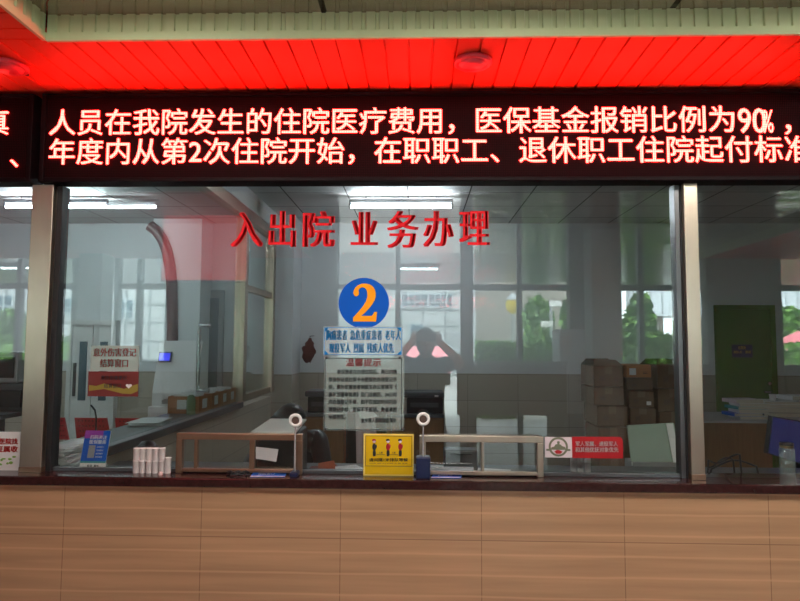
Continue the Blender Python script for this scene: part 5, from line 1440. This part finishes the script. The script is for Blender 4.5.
tree(18, 20, 312, 'bushy tree mirrored left of the broad steel post', 42, mt='leaf')
def hedge(x0p, x1p, yt, yb, d, label, mt='leaf_bright', n=2600):
    a, c = M(x0p, yt, d), M(x1p, yb, d); y = a.y
    m = MB(); base = -.15; H = a.z - base
    m.box((a.x + .1, y - .45, base), (c.x - .1, y + .1, a.z - .12), 0, .1)
    for _ in range(n):
        p = Vector((random.uniform(a.x, c.x), random.choice((y + random.uniform(0, .2), y + random.uniform(-.5, .2))), base + H * random.uniform(0, 1.05)))
        u = Vector((random.gauss(0, 1), random.gauss(0, 1), random.gauss(0, 1))).normalized(); w = u.orthogonal().normalized(); s = .09 * random.uniform(.6, 1.4)
        m.add([p - u * s, p + w * s * .5, p + u * s, p - w * s * .5], [(0, 1, 2, 3)], random.choice((0, 0, 1, 2)))
    o = m.build('hedge', [mt, 'leaf_dark', 'leaf'], None, ((a.x + c.x) / 2, y, base)); tag(o, label, 'hedge', 'clipped hedges mirrored in the glass')
    return o
hedge(476, 524, 345, 372, 15, 'clipped hedge mirrored above the left of the grey board')
hedge(520, 592, 341, 372, 15.8, 'clipped hedge mirrored above the right of the grey board')
hedge(620, 700, 338, 376, 15, 'tall clipped hedge mirrored above the cardboard boxes')
hedge(172, 300, 348, 366, 20, 'low hedge mirrored at the left of the number disc')
hedge(-40, 76, 338, 368, 17, 'clipped hedge mirrored around the broad left post')
hedge(770, 860, 346, 372, 17, 'clipped hedge mirrored at the right edge under the pink tent')
def lamp_post(px, yt, d, label, kind):
    b = M(px, 352, d); b.z = -.15; z = M(px, yt, d).z
    t = thing('lamp_post', b, label, 'lamp post', 'lamp posts mirrored in the glass')
    MB().cyl(b, (b.x, b.y, z - .3), .06, .045, 14).build('pole', 'greypaint', t)
    MB().lathe((b.x, b.y, -.15), [(.14, 0), (.14, .1), (.07, .3)], 16).build('base', 'greypaint', t)
    if kind: 
        MB().lathe((b.x, b.y, z - .3), [(.05, 0), (.16, .08), (.2, .25), (.16, .38)], 18).build('lantern', 'yellow_ink', t)
        MB().lathe((b.x, b.y, z + .08), [(.22, 0), (.1, .12), (.02, .2)], 18).build('cap', 'greypaint', t)
    else:
        for dz, dx in ((0, .12), (-.55, -.12)): MB().box((b.x + dx - .16, b.y - .06, z + dz - .16), (b.x + dx + .16, b.y + .06, z + dz), 0, .01).build('lamp_head', 'white_pl', t)
        MB().cyl((b.x, b.y, z - .3), (b.x, b.y, z), .03).build('pole_tip', 'greypaint', t)
lamp_post(513, 303, 17, 'lamp post with a yellowish lantern mirrored over the left hedge', True)
lamp_post(551.5, 301, 17, 'lamp post with two flat white heads mirrored over the right hedge', False)
# parked car behind the photographer
def car():
    d = 28; b = M(427, 340, d); y = b.y; x = b.x; z0 = -.15
    t = thing('car', (x, y, z0), 'pinkish red parked car mirrored between the photographer raised arms', 'car', None, PI / 2)
    W = .95
    prof = [(-2.0, .35), (-2.05, .8), (-1.75, .95), (-1.35, 1.0), (-.75, 1.45), (.9, 1.5), (1.6, 1.05), (2.0, .95), (2.05, .4)]
    m = MB(); m.extr([(x + a, y - W, z0 + h + .15) for a, h in prof], (0, 2 * W, 0)); m.build('car_body', 'carpink', t)
    m = MB(); m.extr([(x + a, y + W, z0 + h + .15) for a, h in ((-1.2, 1.02), (-.7, 1.38), (.85, 1.42), (1.4, 1.05))], (0, .01, 0)); m.build('side_window', 'bluewin', t)
    for sx in (-1.3, 1.3):
        for sy in (-1, 1): 
            w = MB().cyl((x + sx, y + sy * (W - .2), z0 + .33), (x + sx, y + sy * (W + .02), z0 + .33), .33, None, 24).build('wheel', 'tyre', t)
            MB().cyl((x + sx, y + sy * (W + .02), z0 + .33), (x + sx, y + sy * (W + .03), z0 + .33), .2, None, 20).build('hubcap', 'steel2', w)
    for sx, mt in ((-2.0, 'white_pl'), (1.98, 'red')): MB().box((x + sx - .06, y + W - .35, z0 + .85), (x + sx + .06, y + W + .005, z0 + 1.0), 0, .02).build('lamp', mt, t)
car()
d = 22; q = M(798, 341, d); 
t = thing('market_tent', (q.x, q.y, -.15), 'pink and white peaked tent mirrored at the right edge of the picture', 'tent')
zt_ = q.z + .25; ze = M(798, 350, d).z
m = MB(); pk = Vector((q.x, q.y, zt_ + .1)); cs = [Vector((q.x + sx * .9, q.y + sy * .9, ze)) for sx, sy in ((-1, -1), (1, -1), (1, 1), (-1, 1))]
for k in range(4): m.add([cs[k], cs[(k + 1) % 4], pk], [(0, 1, 2)])
for k in range(4): m.extr([cs[k], cs[(k + 1) % 4], cs[(k + 1) % 4] - Vector((0, 0, .18)), cs[k] - Vector((0, 0, .18))], (0, 0.005, 0))
m.build('tent_roof', 'tent', t)
for v in cs: MB().cyl((v.x, v.y, -.15), v, .025, None, 10).build('pole', 'white_pl', t)

bpy.data.objects.remove(_fo); bpy.data.curves.remove(_fc)

# ================================================================== light
w = bpy.data.worlds.new('overcast_sky'); S.world = w; w.use_nodes = True
nt_ = w.node_tree; nt_.nodes.clear()
o_ = nt_.nodes.new('ShaderNodeOutputWorld'); bg = nt_.nodes.new('ShaderNodeBackground')
bg.inputs[0].default_value = (0.92, 0.97, 1.0, 1); bg.inputs[1].default_value = 6.0
nt_.links.new(bg.outputs[0], o_.inputs[0])
sd = bpy.data.lights.new('sun', 'SUN'); sd.energy = 6.0; sd.angle = math.radians(12); sd.color = (1, .97, .92)
so = bpy.data.objects.new('sun', sd); C.objects.link(so)
so.rotation_euler = Vector((-.25, -.32, -1.0)).to_track_quat('-Z', 'Y').to_euler()
so.location = (0, 0, 20)

# ================================================================== render look
vs = S.view_settings
S.display_settings.display_device = 'sRGB'
vs.view_transform = 'Standard'; vs.look = 'None'; vs.exposure = 0.85; vs.gamma = 1.0
vs.use_curve_mapping = False
cy = S.cycles
cy.max_bounces = 10; cy.diffuse_bounces = 4; cy.glossy_bounces = 6; cy.transmission_bounces = 8; cy.transparent_max_bounces = 40
cy.caustics_reflective = False; cy.caustics_refractive = False
cy.use_denoising = True
cy.sample_clamp_indirect = 8.0
